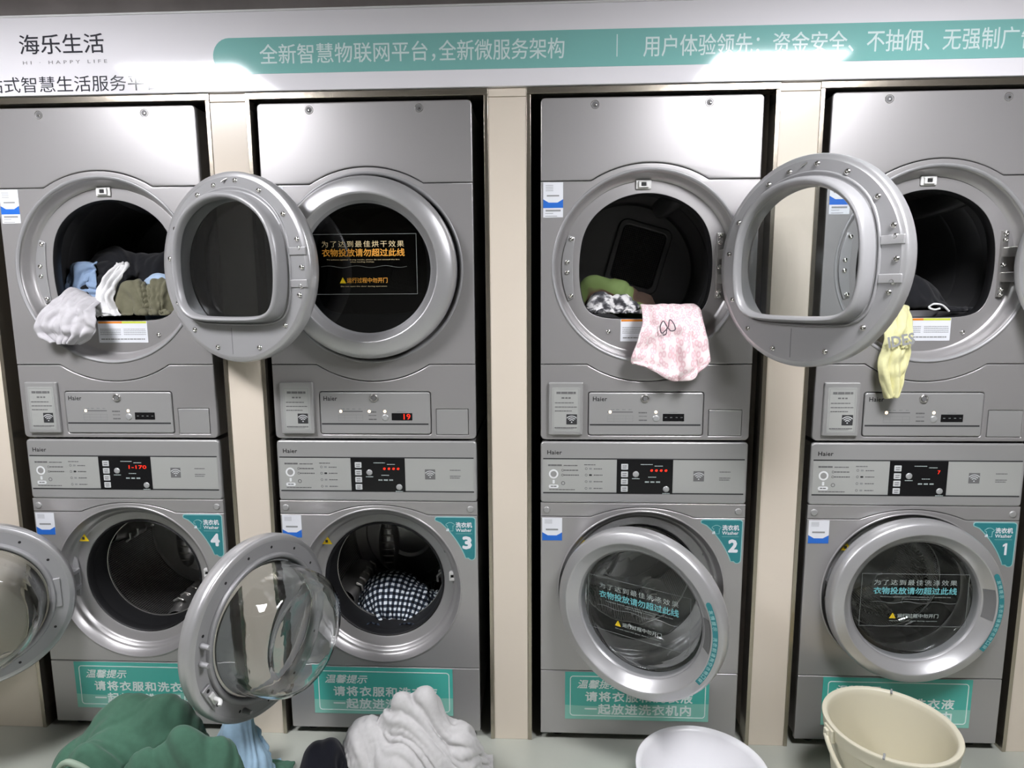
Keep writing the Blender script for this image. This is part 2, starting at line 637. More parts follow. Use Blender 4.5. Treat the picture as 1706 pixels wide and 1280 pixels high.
# piers between the machines, each with its two metal edge strips
PIERS = [(-2.50, -1.722), (-.957, -.814), (-.069, .078), (.829, .976), (1.708, 2.50)]
BZ0, BZ1 = 2.194, 2.428
for i, (a, b) in enumerate(PIERS):
    me = join(box(a + .013, b - .013, 0, .9, FZ, 2.166, .0015), box(a + .013, b - .013, 0, .9, 2.1675, BZ0, .0015))
    struct('wall_pier_%d' % (i + 1), me, 'pier_cream')
k = 1
for i, (a, b) in enumerate(PIERS):
    for x0, x1 in ((a, a + .013), (b - .013, b)):
        struct('trim_%d' % k, box(x0, x1, -.003, .06, FZ, BZ0 - .022, .001), 'trim_metal')
        k += 1
for (a, b), (c, d) in zip(PIERS, PIERS[1:]):
    struct('trim_%d' % k, box(b - .013, c + .013, -.003, .06, BZ0 - .021, BZ0 - .001, .001), 'trim_metal')
    k += 1
# end walls outside the outer piers
struct('wall_end_left', box(-3.12, -2.5015, .0, .9, FZ, 2.194), 'pier_cream')
struct('wall_end_right', box(2.5015, 3.12, .0, .9, FZ, 2.194), 'pier_cream')
struct('wall_upper', box(-3.12, 3.12, .10, .14, 2.245, 2.599), 'upper_brown')
# shelf-like soffit closing the niches behind the sign board
struct('ceiling_niche', box(-3.12, 3.12, .09, .92, 2.21, 2.24), 'niche_dark')

# ceiling beams behind the photographer's row
for j, y in enumerate((-1.95, -3.75)):
    struct('ceiling_beam_%d' % (j + 1), box(-3.12, 3.12, y - .11, y + .11, 2.42, 2.599, .004), 'beam_grey')

# LED panels in the ceiling
def ceiling_light(x0, x1, y0, y1, label):
    cx, cy = (x0 + x1) / 2, (y0 + y1) / 2
    t = thing('ceiling_light', label, 'ceiling light', (cx, cy, 2.6), 'square LED panels in the ceiling')
    hx, hy = (x1 - x0) / 2, (y1 - y0) / 2
    fr = join(box(-hx, hx, -hy, -hy + .02, -.012, -.001), box(-hx, hx, hy - .02, hy, -.012, -.001),
              box(-hx, -hx + .02, -hy + .02, hy - .02, -.012, -.001), box(hx - .02, hx, -hy + .02, hy - .02, -.012, -.001))
    add('frame', fr, 'lamp_frame', t)
    add('diffuser', box(-hx + .02, hx - .02, -hy + .02, hy - .02, -.008, -.002), 'lamp_white', t)
ceiling_light(-1.86, -1.25, -1.57, -.96, 'lit square panel in the ceiling in front of washer 4')
ceiling_light(.87, 1.48, -1.57, -.96, 'lit square panel in the ceiling in front of washer 1 and above the bucket')

# ------------------------------------------------------------------ sign board above the machines
sb = thing('sign_board', 'long white glossy sign board with teal band above the machines', 'sign', (0, 0, BZ0))
L0 = (0, 0, -BZ0)
add('board', box(-2.6, 2.6, -.014, .085, BZ0, BZ1, .002), 'banner_white', sb, L0)
band = [(-.862 + .053 * math.cos(R_(a)), 2.2985 + .0535 * math.sin(R_(a))) for a in range(90, 271, 12)] + [(2.2, 2.245), (2.2, 2.352)]
add('teal_band', plate(band, (), -.0152, .0012, 0), 'banner_teal', sb, L0)
yb = -.0160
lettering('海乐生活', -1.539, -1.264, 2.318, 2.376, -.0148, 'banner_dark', sb, L0, bold=.006)
lettering('HI · HAPPY LIFE', -1.533, -1.258, 2.288, 2.298, -.0148, 'banner_grey', sb, L0, spacing=1.7)
lettering('一站式智慧生活服务平台', -1.72, -1.088, 2.203, 2.251, -.0148, 'banner_dark', sb, L0, bold=-.002)
lettering('全新智慧物联网平台，', -.766, -.215, 2.271, 2.331, yb, 'banner_text', sb, L0, bold=.006)
lettering('全新微服务架构', -.204, .181, 2.271, 2.331, yb, 'banner_text', sb, L0, bold=.006)
add('divider', box(.3395, .3425, -.0162, -.0152, 2.272, 2.336), 'banner_text', sb, L0)
for ph, i0, i1 in (('用户体验领先：', 0, 6.3), ('资金安全、', 7, 11.35), ('不抽佣、', 12, 15.35), ('无强制广告', 16, 21)):
    lettering(ph, .421 + i0 * .0552, .419 + i1 * .0552, 2.270, 2.331, yb, 'banner_text', sb, L0, bold=.006)
# metal coping along the top edge of the board
add('top_edge', box(-2.6, 2.6, -.016, .088, BZ1, BZ1 + .006, .001), 'lamp_frame', sb, L0)

# ------------------------------------------------------------------ shared machine pieces
def dpoint(t, s=1.0):
    c, si = math.cos(t), math.sin(t)
    p = 9
    v = (1 / .238) ** p + (abs(c) / .226) ** p + ((max(0, -si)) / .163) ** p
    return (v ** (-1 / p)) * s * 1.012
def dring(s, y, cx=0., cz=0., n=96, off=0.):
    out = []
    for k in range(n):
        t = 2 * PI * k / n
        r = dpoint(t, s) + off
        out.append((cx + r * math.cos(t), y, cz + r * math.sin(t)))
    return out
def cring(r, y, n=96):
    return [(r * math.cos(2 * PI * k / n), y, r * math.sin(2 * PI * k / n)) for k in range(n)]
def d2(s, n=96):
    return [(p[0], p[2]) for p in dring(s, 0, n=n)]

def screw_mesh():
    return lathe([(.0001, -.003), (.003, -.0028), (.0037, -.0012), (.0046, -.0046), (.007, -.004), (.0085, 0.)], 14)
def cap_mesh(r):
    return lathe([(.0001, -.004), (r * .75, -.004), (r * .95, -.003), (r, 0)], 24)
def hole_mesh(r):
    return lathe([(.0001, -.0004), (r, -.0004)], 14)

def sticker(par, L, x0, x1, z0, z1, tall):
    """white and blue rating sticker"""
    h = z1 - z0
    st = add('rating_sticker', cached(('st', x0, z0), lambda: plate(rrect(x0, x1, z0, z1, .001), (), -.0008, .0008, 0)), 'label_white', par, L)
    w = x1 - x0
    f0, f1 = (.27, .52) if tall else (0., .36)
    zb0, zb1 = z0 + f0 * h, z0 + f1 * h
    add('blue_field', cached(('sb', x0, z0), lambda: flat([(x0, zb0), (x1, zb0), (x1, zb1), (x0 + .72 * w, zb0 + .62 * (zb1 - zb0)), (x0 + .28 * w, zb0 + .62 * (zb1 - zb0)), (x0, zb1)], -.0013)), 'label_blue', st)
    rects = []
    zt = z1 - .08 * h
    for i in range(4):
        rects.append((x0 + .12 * w, x0 + .5 * w, zt - .05 * h * i - .012 * h, zt - .05 * h * i))
    cl = (x0 + .18 * w, x0 + .8 * w, z1 - .40 * h, z1 - .36 * h) if tall else (x0 + .18 * w, x0 + .8 * w, z1 - .55 * h, z1 - .48 * h)
    add('code_line', cached(('sc', x0, z0), lambda: bars([cl], -.0013)), 'grey_print', st)
    if tall:
        low = [(x0 + .12 * w, x0 + .88 * w, z0 + .17 * h, z0 + .22 * h), (x0 + .1 * w, x0 + .5 * w, z0 + .11 * h, z0 + .125 * h), (x0 + .1 * w, x0 + .7 * w, z0 + .03 * h, z0 + .045 * h)]
        add('code_block', cached(('sl', x0, z0), lambda: bars(low, -.0013)), 'grey_print', st)
    add('print_lines', cached(('sr', x0, z0), lambda: bars(rects, -.0013)), 'grey_print', st)

# ------------------------------------------------------------------ dryers
DB, DT, DZC = 1.0735, 2.161, 1.640
def drum_vane(ang, r, y0, y1, h, w):
    """lifter ridge inside a drum, centred at angle ang"""
    rings = []
    for k in range(9):
        t = k / 8
        y = y0 + (y1 - y0) * t
        e = math.sin(PI * min(1, max(0, .06 + .88 * t))) ** .5
        ring = []
        for j in range(9):
            s = -1 + 2 * j / 8
            rr = r - h * e * (1 - abs(s) ** 2.2)
            aa = ang + s * w * (.55 + .45 * e)
            ring.append((rr * math.cos(aa), y, rr * math.sin(aa)))
        rings.append(ring)
    return loft(rings, closed=False)

def make_dryer(k, label, theta, vanes, vent_rot):
    x = XS[k]
    g = thing('tumble_dryer', label, 'dryer', (x, 0, DB), 'tumble dryers in the upper row')
    L = (0, 0, -DB)
    # cabinet shell (open at the front)
    def shell():
        a = HW - .006
        return join(box(-a, -a + .004, .012, .78, DB + .004, DT - .004), box(a - .004, a, .012, .78, DB + .004, DT - .004),
                    box(-a + .004, a - .004, .012, .78, DT - .008, DT - .004), box(-a + .004, a - .004, .012, .78, DB + .004, DB + .008),
                    box(-a + .004, a - .004, .776, .78, DB + .008, DT - .008))
    add('cabinet', cached('d_shell', shell), 'silver_side', g, L)
    add('inner_frame', cached('d_inner', lambda: plate(rrect(-HW + .012, HW - .012, DB + .01, DT - .01, .01), [circ(0, DZC, .3, 72), rrect(-.181, .187, 1.095, 1.229, .006)], .016, .004, 0)), 'gap_black', g, L)
    gp = .0012
    def top_panel():
        lo = seam(HW, 1.910 + gp, .184, 1.963 + gp)
        up = rrect(-HW, HW, DT - .05, DT, .014)
        up = [p for p in up if p[1] > DT - .03]
        return plate(lo + up, (), 0, .016, .004, 2)
    add('top_panel', cached('d_top', top_panel), 'silver', g, L)
    def mid_panel():
        lo = seam(HW, 1.327 + gp, .190, 1.270 + gp)
        up = seam(HW, 1.910 - gp, .184, 1.963 - gp)
        return plate(lo + up[::-1], [circ(0, DZC, .2985, 96)], 0, .016, .003, 2)
    add('door_panel', cached('d_mid', mid_panel), 'silver', g, L)
    def low_panel():
        up = seam(HW, 1.327 - gp, .190, 1.270 - gp)
        lo = [p for p in rrect(-HW, HW, DB, DB + .06, .016) if p[1] < DB + .03]
        lo = lo[len(lo) // 2:] + lo[:len(lo) // 2]   # from the left corner to the right corner
        return plate(lo + up[::-1], [rrect(-.1862, .1922, 1.0885, 1.2355, .009), rrect(.2095, .3172, 1.0885, 1.1762, .001)], 0, .016, .004, 2)
    add('control_fascia', cached('d_low', low_panel), 'silver', g, L)
    # dished surround and the plate with the D-shaped opening
    add('door_surround', cached('d_dish', lambda: lathe([(.3015, -.001), (.3065, .0005), (.3065, .004), (.2985, .006), (.294, .016), (.290, .034), (.284, .046), (.276, .05)], 96, 0, DZC)), 'silver', g, L)
    ring = add('surround_lip', cached('d_lip', lambda: lathe([(.3085, .0005), (.3075, -.0025), (.304, -.0035), (.3, -.0015), (.2975, .003)], 96, 0, DZC)), 'door_plastic', g, L)
    def front_ring():
        me = plate(circ(0, 0, .279, 96), [d2(1.0)], .05, .006, .001, 1)
        me.transform(Matrix.Translation((0, 0, DZC - .004)))
        return me
    add('opening_plate', cached('d_plate', front_ring), 'silver', g, L)
    def collar():
        me = loft([dring(1.0, .052), dring(.985, .06), dring(.985, .085), dring(1.04, .095)])
        me.transform(Matrix.Translation((0, 0, DZC - .004)))
        return me
    add('opening_collar', cached('d_collar', collar), 'rubber', g, L)
    # drum
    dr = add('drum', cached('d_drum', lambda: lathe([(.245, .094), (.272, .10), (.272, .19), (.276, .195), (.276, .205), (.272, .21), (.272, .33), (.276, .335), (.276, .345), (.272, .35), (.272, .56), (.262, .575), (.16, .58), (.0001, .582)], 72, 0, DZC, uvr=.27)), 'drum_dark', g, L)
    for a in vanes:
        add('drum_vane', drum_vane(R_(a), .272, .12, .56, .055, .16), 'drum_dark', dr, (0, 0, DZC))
    def vent():
        return join(plate(rrect(-.110, .110, -.135, .135, .035), [rrect(-.086, .086, -.110, .110, .018)], .555, .02, .006, 2))
    v = add('rear_vent', cached('d_vent', vent), 'drum_dark', dr, (.047, 0, DZC + .058), (0, R_(vent_rot), 0))
    def grille():
        me = flat(rrect(-.088, .088, -.112, .112, .018), .566)
        ul = me.uv_layers.new(name='UVMap')
        for li, lp in enumerate(me.loops):
            co = me.vertices[lp.vertex_index].co
            ul.data[li].uv = (co.x, co.z)
        return me
    add('vent_grille', cached('d_grille', grille), 'vent_mesh', dr, (.047, 0, DZC + .058), (0, R_(vent_rot), 0))
    # latch at the top, hinge blank on the left, hinge on the right
    la = add('door_latch', cached('d_latch', lambda: join(box(-.038, .012, .043, .05, 1.888, 1.917, .003), plate(rrect(-.030, .004, 1.892, 1.913, .003), [rrect(-.021, -.005, 1.897, 1.909, .002)], .036, .008, .002))), 'white_plastic', g, L)
    add('latch_slot', cached('d_lslot', lambda: box(-.021, -.005, .039, .0425, 1.897, 1.909)), 'gap_black', la)
    def blank():
        out = []
        for kk in range(15):
            a = R_(157 + 46 * kk / 14)
            out.append((.274 * math.cos(a), DZC + .274 * math.sin(a)))
        inn = [(-.232 - .006 * math.sin(PI * kk / 10), 1.542 + .196 * kk / 10) for kk in range(11)]
        return plate(out + inn, (), .044, .006, .002)
    hb = add('hinge_blank', cached('d_blank', blank), 'door_silver', g, L)
    for sx, sz in ((-.243, 1.733), (-.256, 1.659), (-.256, 1.626), (-.243, 1.549)):
        add('screw', cached('screw', screw_mesh), 'chrome', hb, (sx, .044, sz))
    for sx, sz in ((-.118, 1.43), (.135, 1.425)):
        add('screw', cached('screw', screw_mesh), 'chrome', g, (sx, .05, sz - DB))
    if theta > 0:
        hg = add('door_hinge', cached('d_hinge', lambda: join(box(.226, .246, .040, .05, 1.538, 1.748, .002), box(.232, .262, -.022, .044, 1.664, 1.694, .002), box(.232, .262, -.022, .044, 1.586, 1.616, .002),
                 tube([(.262, -.03, 1.56), (.262, -.03, 1.72)], .008, 12))), 'steel', g, L)
        for sz in (1.738, 1.718, 1.64, 1.562, 1.546):
            add('screw', cached('screw', screw_mesh), 'chrome', hg, (.236, .040, sz))
    # labels on the front
    wl = add('warning_label', cached('d_warn', lambda: plate(rrect(-.078, .096, 1.398, 1.472, .001), (), .0492, .0008, 0)), 'label_white', g, L)
    add('orange_strip', cached('d_wo', lambda: bars([(-.076, .008, 1.464, 1.471)], .0488)), 'label_orange', wl)
    add('yellow_strip', cached('d_wy', lambda: bars([(.008, .094, 1.464, 1.471)], .0488)), 'label_yellow', wl)
    add('print_lines', cached('d_wp', lambda: bars(sum([dashed(-.072, .002, 1.444 - .006 * i, .002, i) + dashed(.012, .09, 1.444 - .006 * i, .002, i + 9) for i in range(4)], []), .0488)), 'grey_print', wl)
    add('bottom_line', cached('d_wb', lambda: bars(dashed(-.07, .085, 1.41, .004, 77), .0488)), 'grey_print', wl)
    sticker(g, L, -.335, -.272, 1.798, 1.906, True)
    for sx in (-.174, .1765):
        c = add('panel_lock', cached('d_lock', lambda: lathe([(.0135, -.0002), (.0125, -.002), (.0115, -.001), (.0108, .004), (.0001, .005)], 28)), 'steel', g, (sx, 0, 2.1385 - DB))
        add('lock_core', cached('d_core', lambda: lathe([(.0001, -.0005), (.0095, -.0005), (.0105, .003)], 20)), 'mid_print', c)
        add('lock_slot', cached('d_slot', lambda: lathe([(.0001, -.0035), (.0032, -.003), (.0045, 0)], 14)), 'chrome', c, (.0015, 0, -.002))
    # instruction card holder
    ch = add('card_holder', cached('d_card', lambda: plate(rrect(-.3165, -.2035, 1.0925, 1.268, .004), (), -.012, .012, .003, 2)), 'silver_panel', g, L)
    add('card', cached('d_card2', lambda: plate(rrect(-.305, -.215, 1.103, 1.252, .002), (), -.0126, .0007, 0)), 'silver_pale', ch)
    add('card_border', cached('d_cb', lambda: frame_line(-.301, -.219, 1.107, 1.248, .0008, .0015, -.0131)), 'grey_print', ch)
    add('card_print', cached('d_cp', lambda: bars(dashed(-.291, -.2276, 1.234, .0075, 3, .2) + dashed(-.2743, -.2442, 1.217, .005, 4, .6) + dashed(-.296, -.2344, 1.2008, .003, 5) + dashed(-.296, -.2226, 1.1868, .003, 6) + dashed(-.296, -.2405, 1.1735, .003, 7), -.0131)), 'mid_print', ch)
    add('card_footer', cached('d_cf', lambda: bars(dashed(-.297, -.223, 1.1172, .0035, 8, .2) + [(-.295, -.235, 1.1125, 1.1135)], -.0131)), 'mid_print', ch)
    add('wireless_square', cached('d_wf', lambda: flat(rrect(-.2581, -.223, 1.1283, 1.1624, .001), -.0131)), 'dark_print', ch)
    add('wireless_mark', cached('d_wm', lambda: wifi(-.2581, -.223, 1.1283, 1.1624, -.0134)), 'key', ch)
    # control drawer
    cp = add('control_drawer', cached('d_cp_', lambda: plate(rrect(-.184, .190, 1.0905, 1.2335, .008), (), -.003, .019, .004, 2)), 'silver_panel', g, L)
    yc = -.0033
    add('drawer_line', cached('d_cpl', lambda: bars([(-.180, .183, 1.1228, 1.1280)], yc)), 'dark_print', cp)
    lettering('Haier', -.1705, -.1245, 1.2050, 1.2195, yc, 'gap_black', cp, bold=.016, spacing=1.06)
    lk = add('drawer_lock', cached('d_dl', lambda: lathe([(.0145, .0005), (.0135, -.004), (.011, -.005), (.0095, -.0035), (.009, -.001), (.0001, -.001)], 28)), 'steel', cp, (.0005, -.003, 1.2145))
    add('lock_core', cached('d_dc', lambda: join(lathe([(.0001, -.0025), (.0075, -.0025), (.008, 0)], 20), )), 'mid_print', lk)
    lb = add('status_bar', cached('d_sb', lambda: bars([(-.1222, -.039, 1.1668, 1.1702)], yc)), 'mid_print', cp)
    add('bar_text', cached('d_sbt', lambda: bars(dashed(-.112, -.10, 1.1765, .003, 1) + dashed(-.094, -.084, 1.1765, .003, 2) + dashed(-.074, -.064, 1.1765, .003, 3) + dashed(-.053, -.044, 1.1765, .003, 4), yc)), 'grey_print', cp)
    add('mode_table', cached('d_mt', lambda: frame_line(-.1225, -.0385, 1.1355, 1.1565, .0007, .0005, yc)), 'grey_print', cp)
    add('mode_table_rows', cached('d_mtr', lambda: bars([(-.1225 + .0007, -.0385, 1.1455, 1.1460), (-.101, -.1005, 1.136, 1.156), (-.062, -.0615, 1.136, 1.156)], yc - .0001)), 'grey_print', cp)
    add('mode_text', cached('d_mo', lambda: bars(dashed(-.0205, .007, 1.1665, .0045, 21, .15) + dashed(-.019, .0075, 1.1545, .0022, 22) + dashed(-.019, .0075, 1.141, .004, 23, .2), yc)), 'mid_print', cp)
    add('indicator_lamp', cached('led', lambda: lathe([(.0001, -.001), (.004, -.0008), (.005, 0)], 14)), 'led_warm', cp, (-.1135, yc, 1.1685))
    add('indicator_lamp', cached('led', None), 'led_warm', cp, (.0362, yc, 1.1685))
    add('start_button', cached('d_kn', lambda: lathe([(.0001, -.003), (.008, -.003), (.0105, -.0015), (.0115, 0)], 24)), 'button', cp, (.0372, -.003, 1.1475))
    add('time_display', cached('d_dis', lambda: plate(rrect(.0592, .1288, 1.1382, 1.163, .001), (), -.0037, .0006, 0)), 'black_gloss', cp)
    add('display_text', cached('d_dt', lambda: bars(dashed(.078, .107, 1.1675, .0022, 31), yc)), 'grey_print', cp)
    if k == 3:
        add('indicator_lamp', cached('led', None), 'led_warm', cp, (-.0165, yc, 1.1685))
        lettering('19', .100, .1225, 1.1415, 1.1600, -.0042, 'led_red', cp, bold=.01, name='display_digits')
    else:
        add('display_dashes', cached('d_dd', lambda: bars([(.066 + .017 * i, .073 + .017 * i, 1.150, 1.1515) for i in range(4)], -.0042)), 'grey_print', cp)
    add('coin_flap', cached('d_flap', lambda: plate(rrect(.2105, .3162, 1.0895, 1.1752, .0015), (), -.0005, .014, .0012, 1)), 'silver_panel', g, L)

    # door: origin on the hinge axis
    hx = .262
    o = Matrix.Translation((-hx, 0, 0))
    def door_frame():
        me = lathe([(.274, .0302), (.286, .0285), (.290, .022), (.2905, .012), (.289, .008), (.2905, .004), (.2895, -.008), (.2845, -.0195), (.274, -.0275), (.255, -.0340), (.238, -.0370), (.2335, -.0365), (.2312, -.0345), (.222, -.0210), (.214, -.010)], 96)
        me.transform(o)
        return me
    d = add('door', cached('dd_frame', door_frame), 'door_silver', g, (hx, -.030, DZC - DB), (0, 0, R_(theta)))
    def bezel():
        me = lathe([(.2145, -.0105), (.2085, -.002), (.2045, .004)], 96); me.transform(o); return me
    add('window_bezel', cached('dd_bez', bezel), 'door_plastic', d)
    def back():
        me = plate(circ(0, 0, .2748, 96), [[(a, b - .004) for a, b in d2(.99)]], .0262, .004, .0012)
        # plate() makes the front face towards -y: the visible inner face is at y = .0302
        me.transform(o); return me
    add('inner_plate', cached('dd_back', back), 'door_plastic', d)
    def rim():
        R0 = [dring(1.035, .0302), dring(1.03, .034), dring(1.012, .0345), dring(.995, .0305), dring(.975, .0335), dring(.965, .058), dring(.952, .070), dring(.925, .0765), dring(.893, .075), dring(.872, .066), dring(.862, .052)]
        me = loft([[(a, b, c - .004) for a, b, c in r] for r in R0]); me.transform(o); return me
    add('seal_rim', cached('dd_rim', rim), 'door_plastic', d)
    def tunnel():
        me = loft([cring(.2045, .004), [(a, b, c - .004) for a, b, c in dring(.90, .03)], [(a, b, c - .004) for a, b, c in dring(.866, .052)]]); me.transform(o); return me
    add('window_tunnel', cached('dd_tun', tunnel), 'door_plastic', d)
    def pane_in():
        me = flat([(a, b - .004) for a, b in d2(.872)], .0535); me.transform(o); return me
    def pane_out():
        me = lathe([(.0001, -.001), (.1, -.001), (.2065, .001)], 72); me.transform(o); return me
    add('inner_glass', cached('dd_pi', pane_in), 'pane', d)
    add('outer_glass', cached('dd_po', pane_out), 'pane_smoke' if k in (3, 4) else 'pane', d)
    if theta > 0:
        angs = [8, 30, 62, 78, 97, 118, 143, 162, 168, 180, 192, 198, 222, 250, 288, 312, 336]
        for a in angs:
            rr = .256 if abs(a - 180) > 25 else .262
            if a == 97: rr = .262
            add('screw', cached('screw', screw_mesh), 'chrome', d, (-hx + rr * math.cos(R_(a)), .0302, rr * math.sin(R_(a))), (0, 0, PI))
        for sz in (-.047, .047):
            add('hinge_cover', cached('dd_hc', lambda: box(-.028, .030, -.003, .004, -.0115, .0115, .002)), 'door_silver', d, (-hx - .252, .0305, sz))
        add('plate_seam', cached('dd_seam', lambda: box(-.0008, .0008, .0300, .0306, -.265, -.182)), 'mid_print', d, (-hx + .02, 0, 0))
        lp = add('latch_hook', cached('dd_lh', lambda: tube(smooth_path([(-.012, .029, .268), (-.004, .033, .265), (.004, .038, .258)], 4), .0025, 8)), 'steel', d, (-hx + .01, 0, 0))
    else:
        # loading-line decal on the closed door
        y = -.0045
        ox, oz = 0., -DZC
        def T(s, x0, x1, z0, z1, m, **kw):
            lettering(s, x0 - hx, x1 - hx, z0 + oz, z1 + oz, y, m, d, **kw)
        add('decal_frame', frame_line(-.176 - hx, .164 - hx, 1.559 + oz, 1.75 + oz, .0012, .001, y), 'frame_print', d)
        T('为了达到最佳烘干效果', -.142, .124, 1.7085, 1.7285, 'gold_pale', spacing=1.25)
        T('衣物投放请勿超过此线', -.142, .125, 1.6795, 1.7035, 'gold_print', bold=.022)
        T('To achieve optimal drying results, please do not exceed the line', -.1275, .108, 1.6665, 1.671, 'gold_pale', bold=.01)
        T('when loading clothes.', -.052, .0266, 1.6595, 1.664, 'gold_pale', bold=.01)
        wv = [(-.1476 + .279 * i / 40 - hx, y, 1.647 + .003 * math.sin(i / 40 * 6 * PI) + oz) for i in range(41)]
        add('wavy_line', tube(wv, .0006, 4), 'frame_print', d)
        tri = add('warning_triangle', plate([(-.088 - hx, 1.5945 + oz), (-.068 - hx, 1.5945 + oz), (-.078 - hx, 1.6132 + oz)], (), y, .0006, 0), 'warn_yellow', d)
        T('!', -.0787, -.0773, 1.597, 1.608, 'dark_print')
        T('运行过程中勿开门', -.0647, .067, 1.5955, 1.6118, 'gold_print', bold=.015)
        T('Do not open the door during operation', -.085, .0646, 1.582, 1.5865, 'gold_pale', bold=.01)
    return g

DG = 'silver stacked tumble dryer '
make_dryer(4, DG + 'above washer 4, door open, dark laundry inside', 161, (215, 95, 335), 5)
make_dryer(3, DG + 'above washer 3, door closed, dark window with gold text', 0, (20, 140, 260), 12)
make_dryer(2, DG + 'above washer 2, door swung open, pink garment hanging out', 123, (62, 182, 302), 16)
make_dryer(1, DG + 'above washer 1, pale yellow garment hanging from its opening', 128, (55, 175, 295), 8)

# ------------------------------------------------------------------ washers
WT, WZC = 1.0665, .5435
def make_washer(k, label, theta, vanes, digits):
    x = XS[k]
    g = thing('washing_machine', label, 'washer', (x, 0, FZ), 'front-loading washers in the lower row')
    L = (0, 0, -FZ)
    def shell():
        a = HW - .006
        return join(box(-a, -a + .004, .012, .80, .004, WT - .004), box(a - .004, a, .012, .80, .004, WT - .004),
                    box(-a + .004, a - .004, .012, .80, WT - .008, WT - .004), box(-a + .004, a - .004, .012, .80, .004, .008),
                    box(-a + .004, a - .004, .796, .80, .008, WT - .008))
    add('cabinet', cached('w_shell', shell), 'silver_side', g, L)
    add('inner_frame', cached('w_inner', lambda: plate(rrect(-HW + .012, HW - .012, .01, WT - .01, .01), [circ(0, WZC, .288, 72)], .017, .004, 0)), 'gap_black', g, L)
    gp = .001
    def head():
        return plate(rrect(-HW, HW, .8545, WT, .012), (), 0, .016, .006, 3)
    hd = add('control_head', cached('w_head', head), 'silver_panel', g, L)
    def strip():
        lo = seam(HW, .806 + gp, .172, .8405 + gp)
        return plate(lo + [(HW, .8535), (-HW, .8535)], (), .001, .014, .002, 1)
    add('upper_strip', cached('w_strip', strip), 'silver', g, L)
    def front():
        up = seam(HW, .806 - gp, .172, .8405 - gp)
        return plate([(-HW, .2415 + gp), (HW, .2415 + gp)] + up[::-1], [circ(0, WZC, .2825, 96)], 0, .016, .003, 2)
    add('front_panel', cached('w_front', front), 'silver', g, L)
    add('kick_panel', cached('w_kick', lambda: plate(rrect(-HW, HW, 0, .2415 - gp, .004), (), 0, .016, .003, 2)), 'silver', g, L)
    for sx in (-.28, .28):
        for sy in (.06, .70):
            add('foot', cached('w_foot', lambda: lathe([(.0001, 0), (.028, 0), (.028, .010), (.012, .014), (.012, .034)], 20)), 'rubber', g, (sx, sy, 0), (PI / 2, 0, 0))
    # control head print and keys
    yc = -.0003
    pl = add('control_plate', cached('w_cpl', lambda: plate(rrect(-.3345, -.0885, .8925, 1.0055, .001), (), -.0006, .0008, 0)), 'silver_pale', g, L)
    add('control_plate', cached('w_cpr', lambda: plate(rrect(.0985, .333, .8925, 1.0055, .001), (), -.0006, .0008, 0)), 'silver_pale', g, L)
    add('head_line', cached('w_l1', lambda: bars([(-.3345, .333, 1.0060, 1.0102), (-.3345, .333, .8875, .8920)], yc)), 'dark_print', g, L)
    lettering('Haier', -.3205, -.272, 1.0230, 1.0370, yc, 'gap_black', g, L, bold=.016, spacing=1.06)
    yp = -.0010
    add('dial_ring', cached('w_dial', lambda: lathe([(.0105, -.0002), (.0112, -.0004), (.0155, -.0004), (.016, 0)], 28)), 'white_print', pl, (-.2994, -.0006, .9553))
    add('dial_centre', cached('w_dialc', lambda: lathe([(.0001, -.0003), (.009, -.0003)], 20)), 'silver_panel', pl, (-.2994, -.0006, .9553))
    add('dial_stem', cached('w_ds', lambda: flat(rrect(-.303, -.2955, .922, .935, .002), yp)), 'white_print', pl)
    pill = add('start_mark', cached('w_pill', lambda: flat(rrect(-.3155, -.2825, .9065, .9185, .005), yp)), 'white_print', pl)
    for nm_, rr_ in (('heading_print', dashed(-.3178, -.272, .9859, .0055, 1, .15) + dashed(-.266, -.218, .9852, .003, 2)), ('option_print', dashed(-.265, -.217, .9687, .0035, 3) + dashed(-.265, -.2145, .952, .0035, 4)),
                     ('caption_print', dashed(-.3142, -.228, .9013, .003, 5)), ('column_print', dashed(-.197, -.1575, .988, .003, 6)), ('pill_print', dashed(-.309, -.289, .9125, .0035, 11))):
        add(nm_, cached(('w_pp', nm_), lambda: bars(rr_, yp - .0002)), 'mid_print', pl)
    add('program_print', cached('w_pp', lambda: bars([] + dashed(-.165, -.1354, .974, .003, 7) + dashed(-.165, -.1354, .9525, .003, 8) + dashed(-.165, -.1354, .9297, .003, 9) + dashed(-.165, -.1354, .9063, .003, 10), yp - .0002)), 'mid_print', pl)
    for zz in (.9745, .9525, .9297, .9063):
        add('program_mark', cached('w_pm', lambda: lathe([(.0028, -.0001), (.0042, -.0001)], 14)), 'mid_print', pl, (-.190, yp, zz))
        add('program_icon', cached('w_pi', lambda: flat(rrect(-.0048, .0048, -.003, .003, .002), 0)), 'grey_print' if abs(zz - .9525) > .01 else 'dark_print', pl, (-.1758, yp - .0001, zz))
    for dx, zz, rr in ((-.2695, .9687, 1.), (-.2695, .952, 1.), (-.2673, .9238, 1.6)):
        add('program_mark', cached('w_pm', None), 'mid_print', pl, (dx, yp, zz)).scale = (rr, 1, rr)
    blk = add('display_window', cached('w_blk', lambda: plate(rrect(-.088, .098, .8895, 1.0070, .001), (), -.0012, .0014, 0)), 'black_gloss', g, L)
    yk = -.0013
    for i, zz in enumerate((.9823, .9561, .9311, .9056)):
        kk = add('program_key', cached('w_key', lambda: plate(rrect(-.0115, .0115, -.0098, .0098, .002), (), -.001, .001, .0003)), 'key', blk, (-.0622, yk, zz))
    for zz in (.9823, .9561, .9311, .9056):
        add('key_print', cached('w_kp', lambda: bars(dashed(-.007, .007, .003, .003, 1, .2) + dashed(-.007, .007, -.004, .003, 2, .2), -.0013)), 'mid_print', blk, (-.0622, yk, zz))
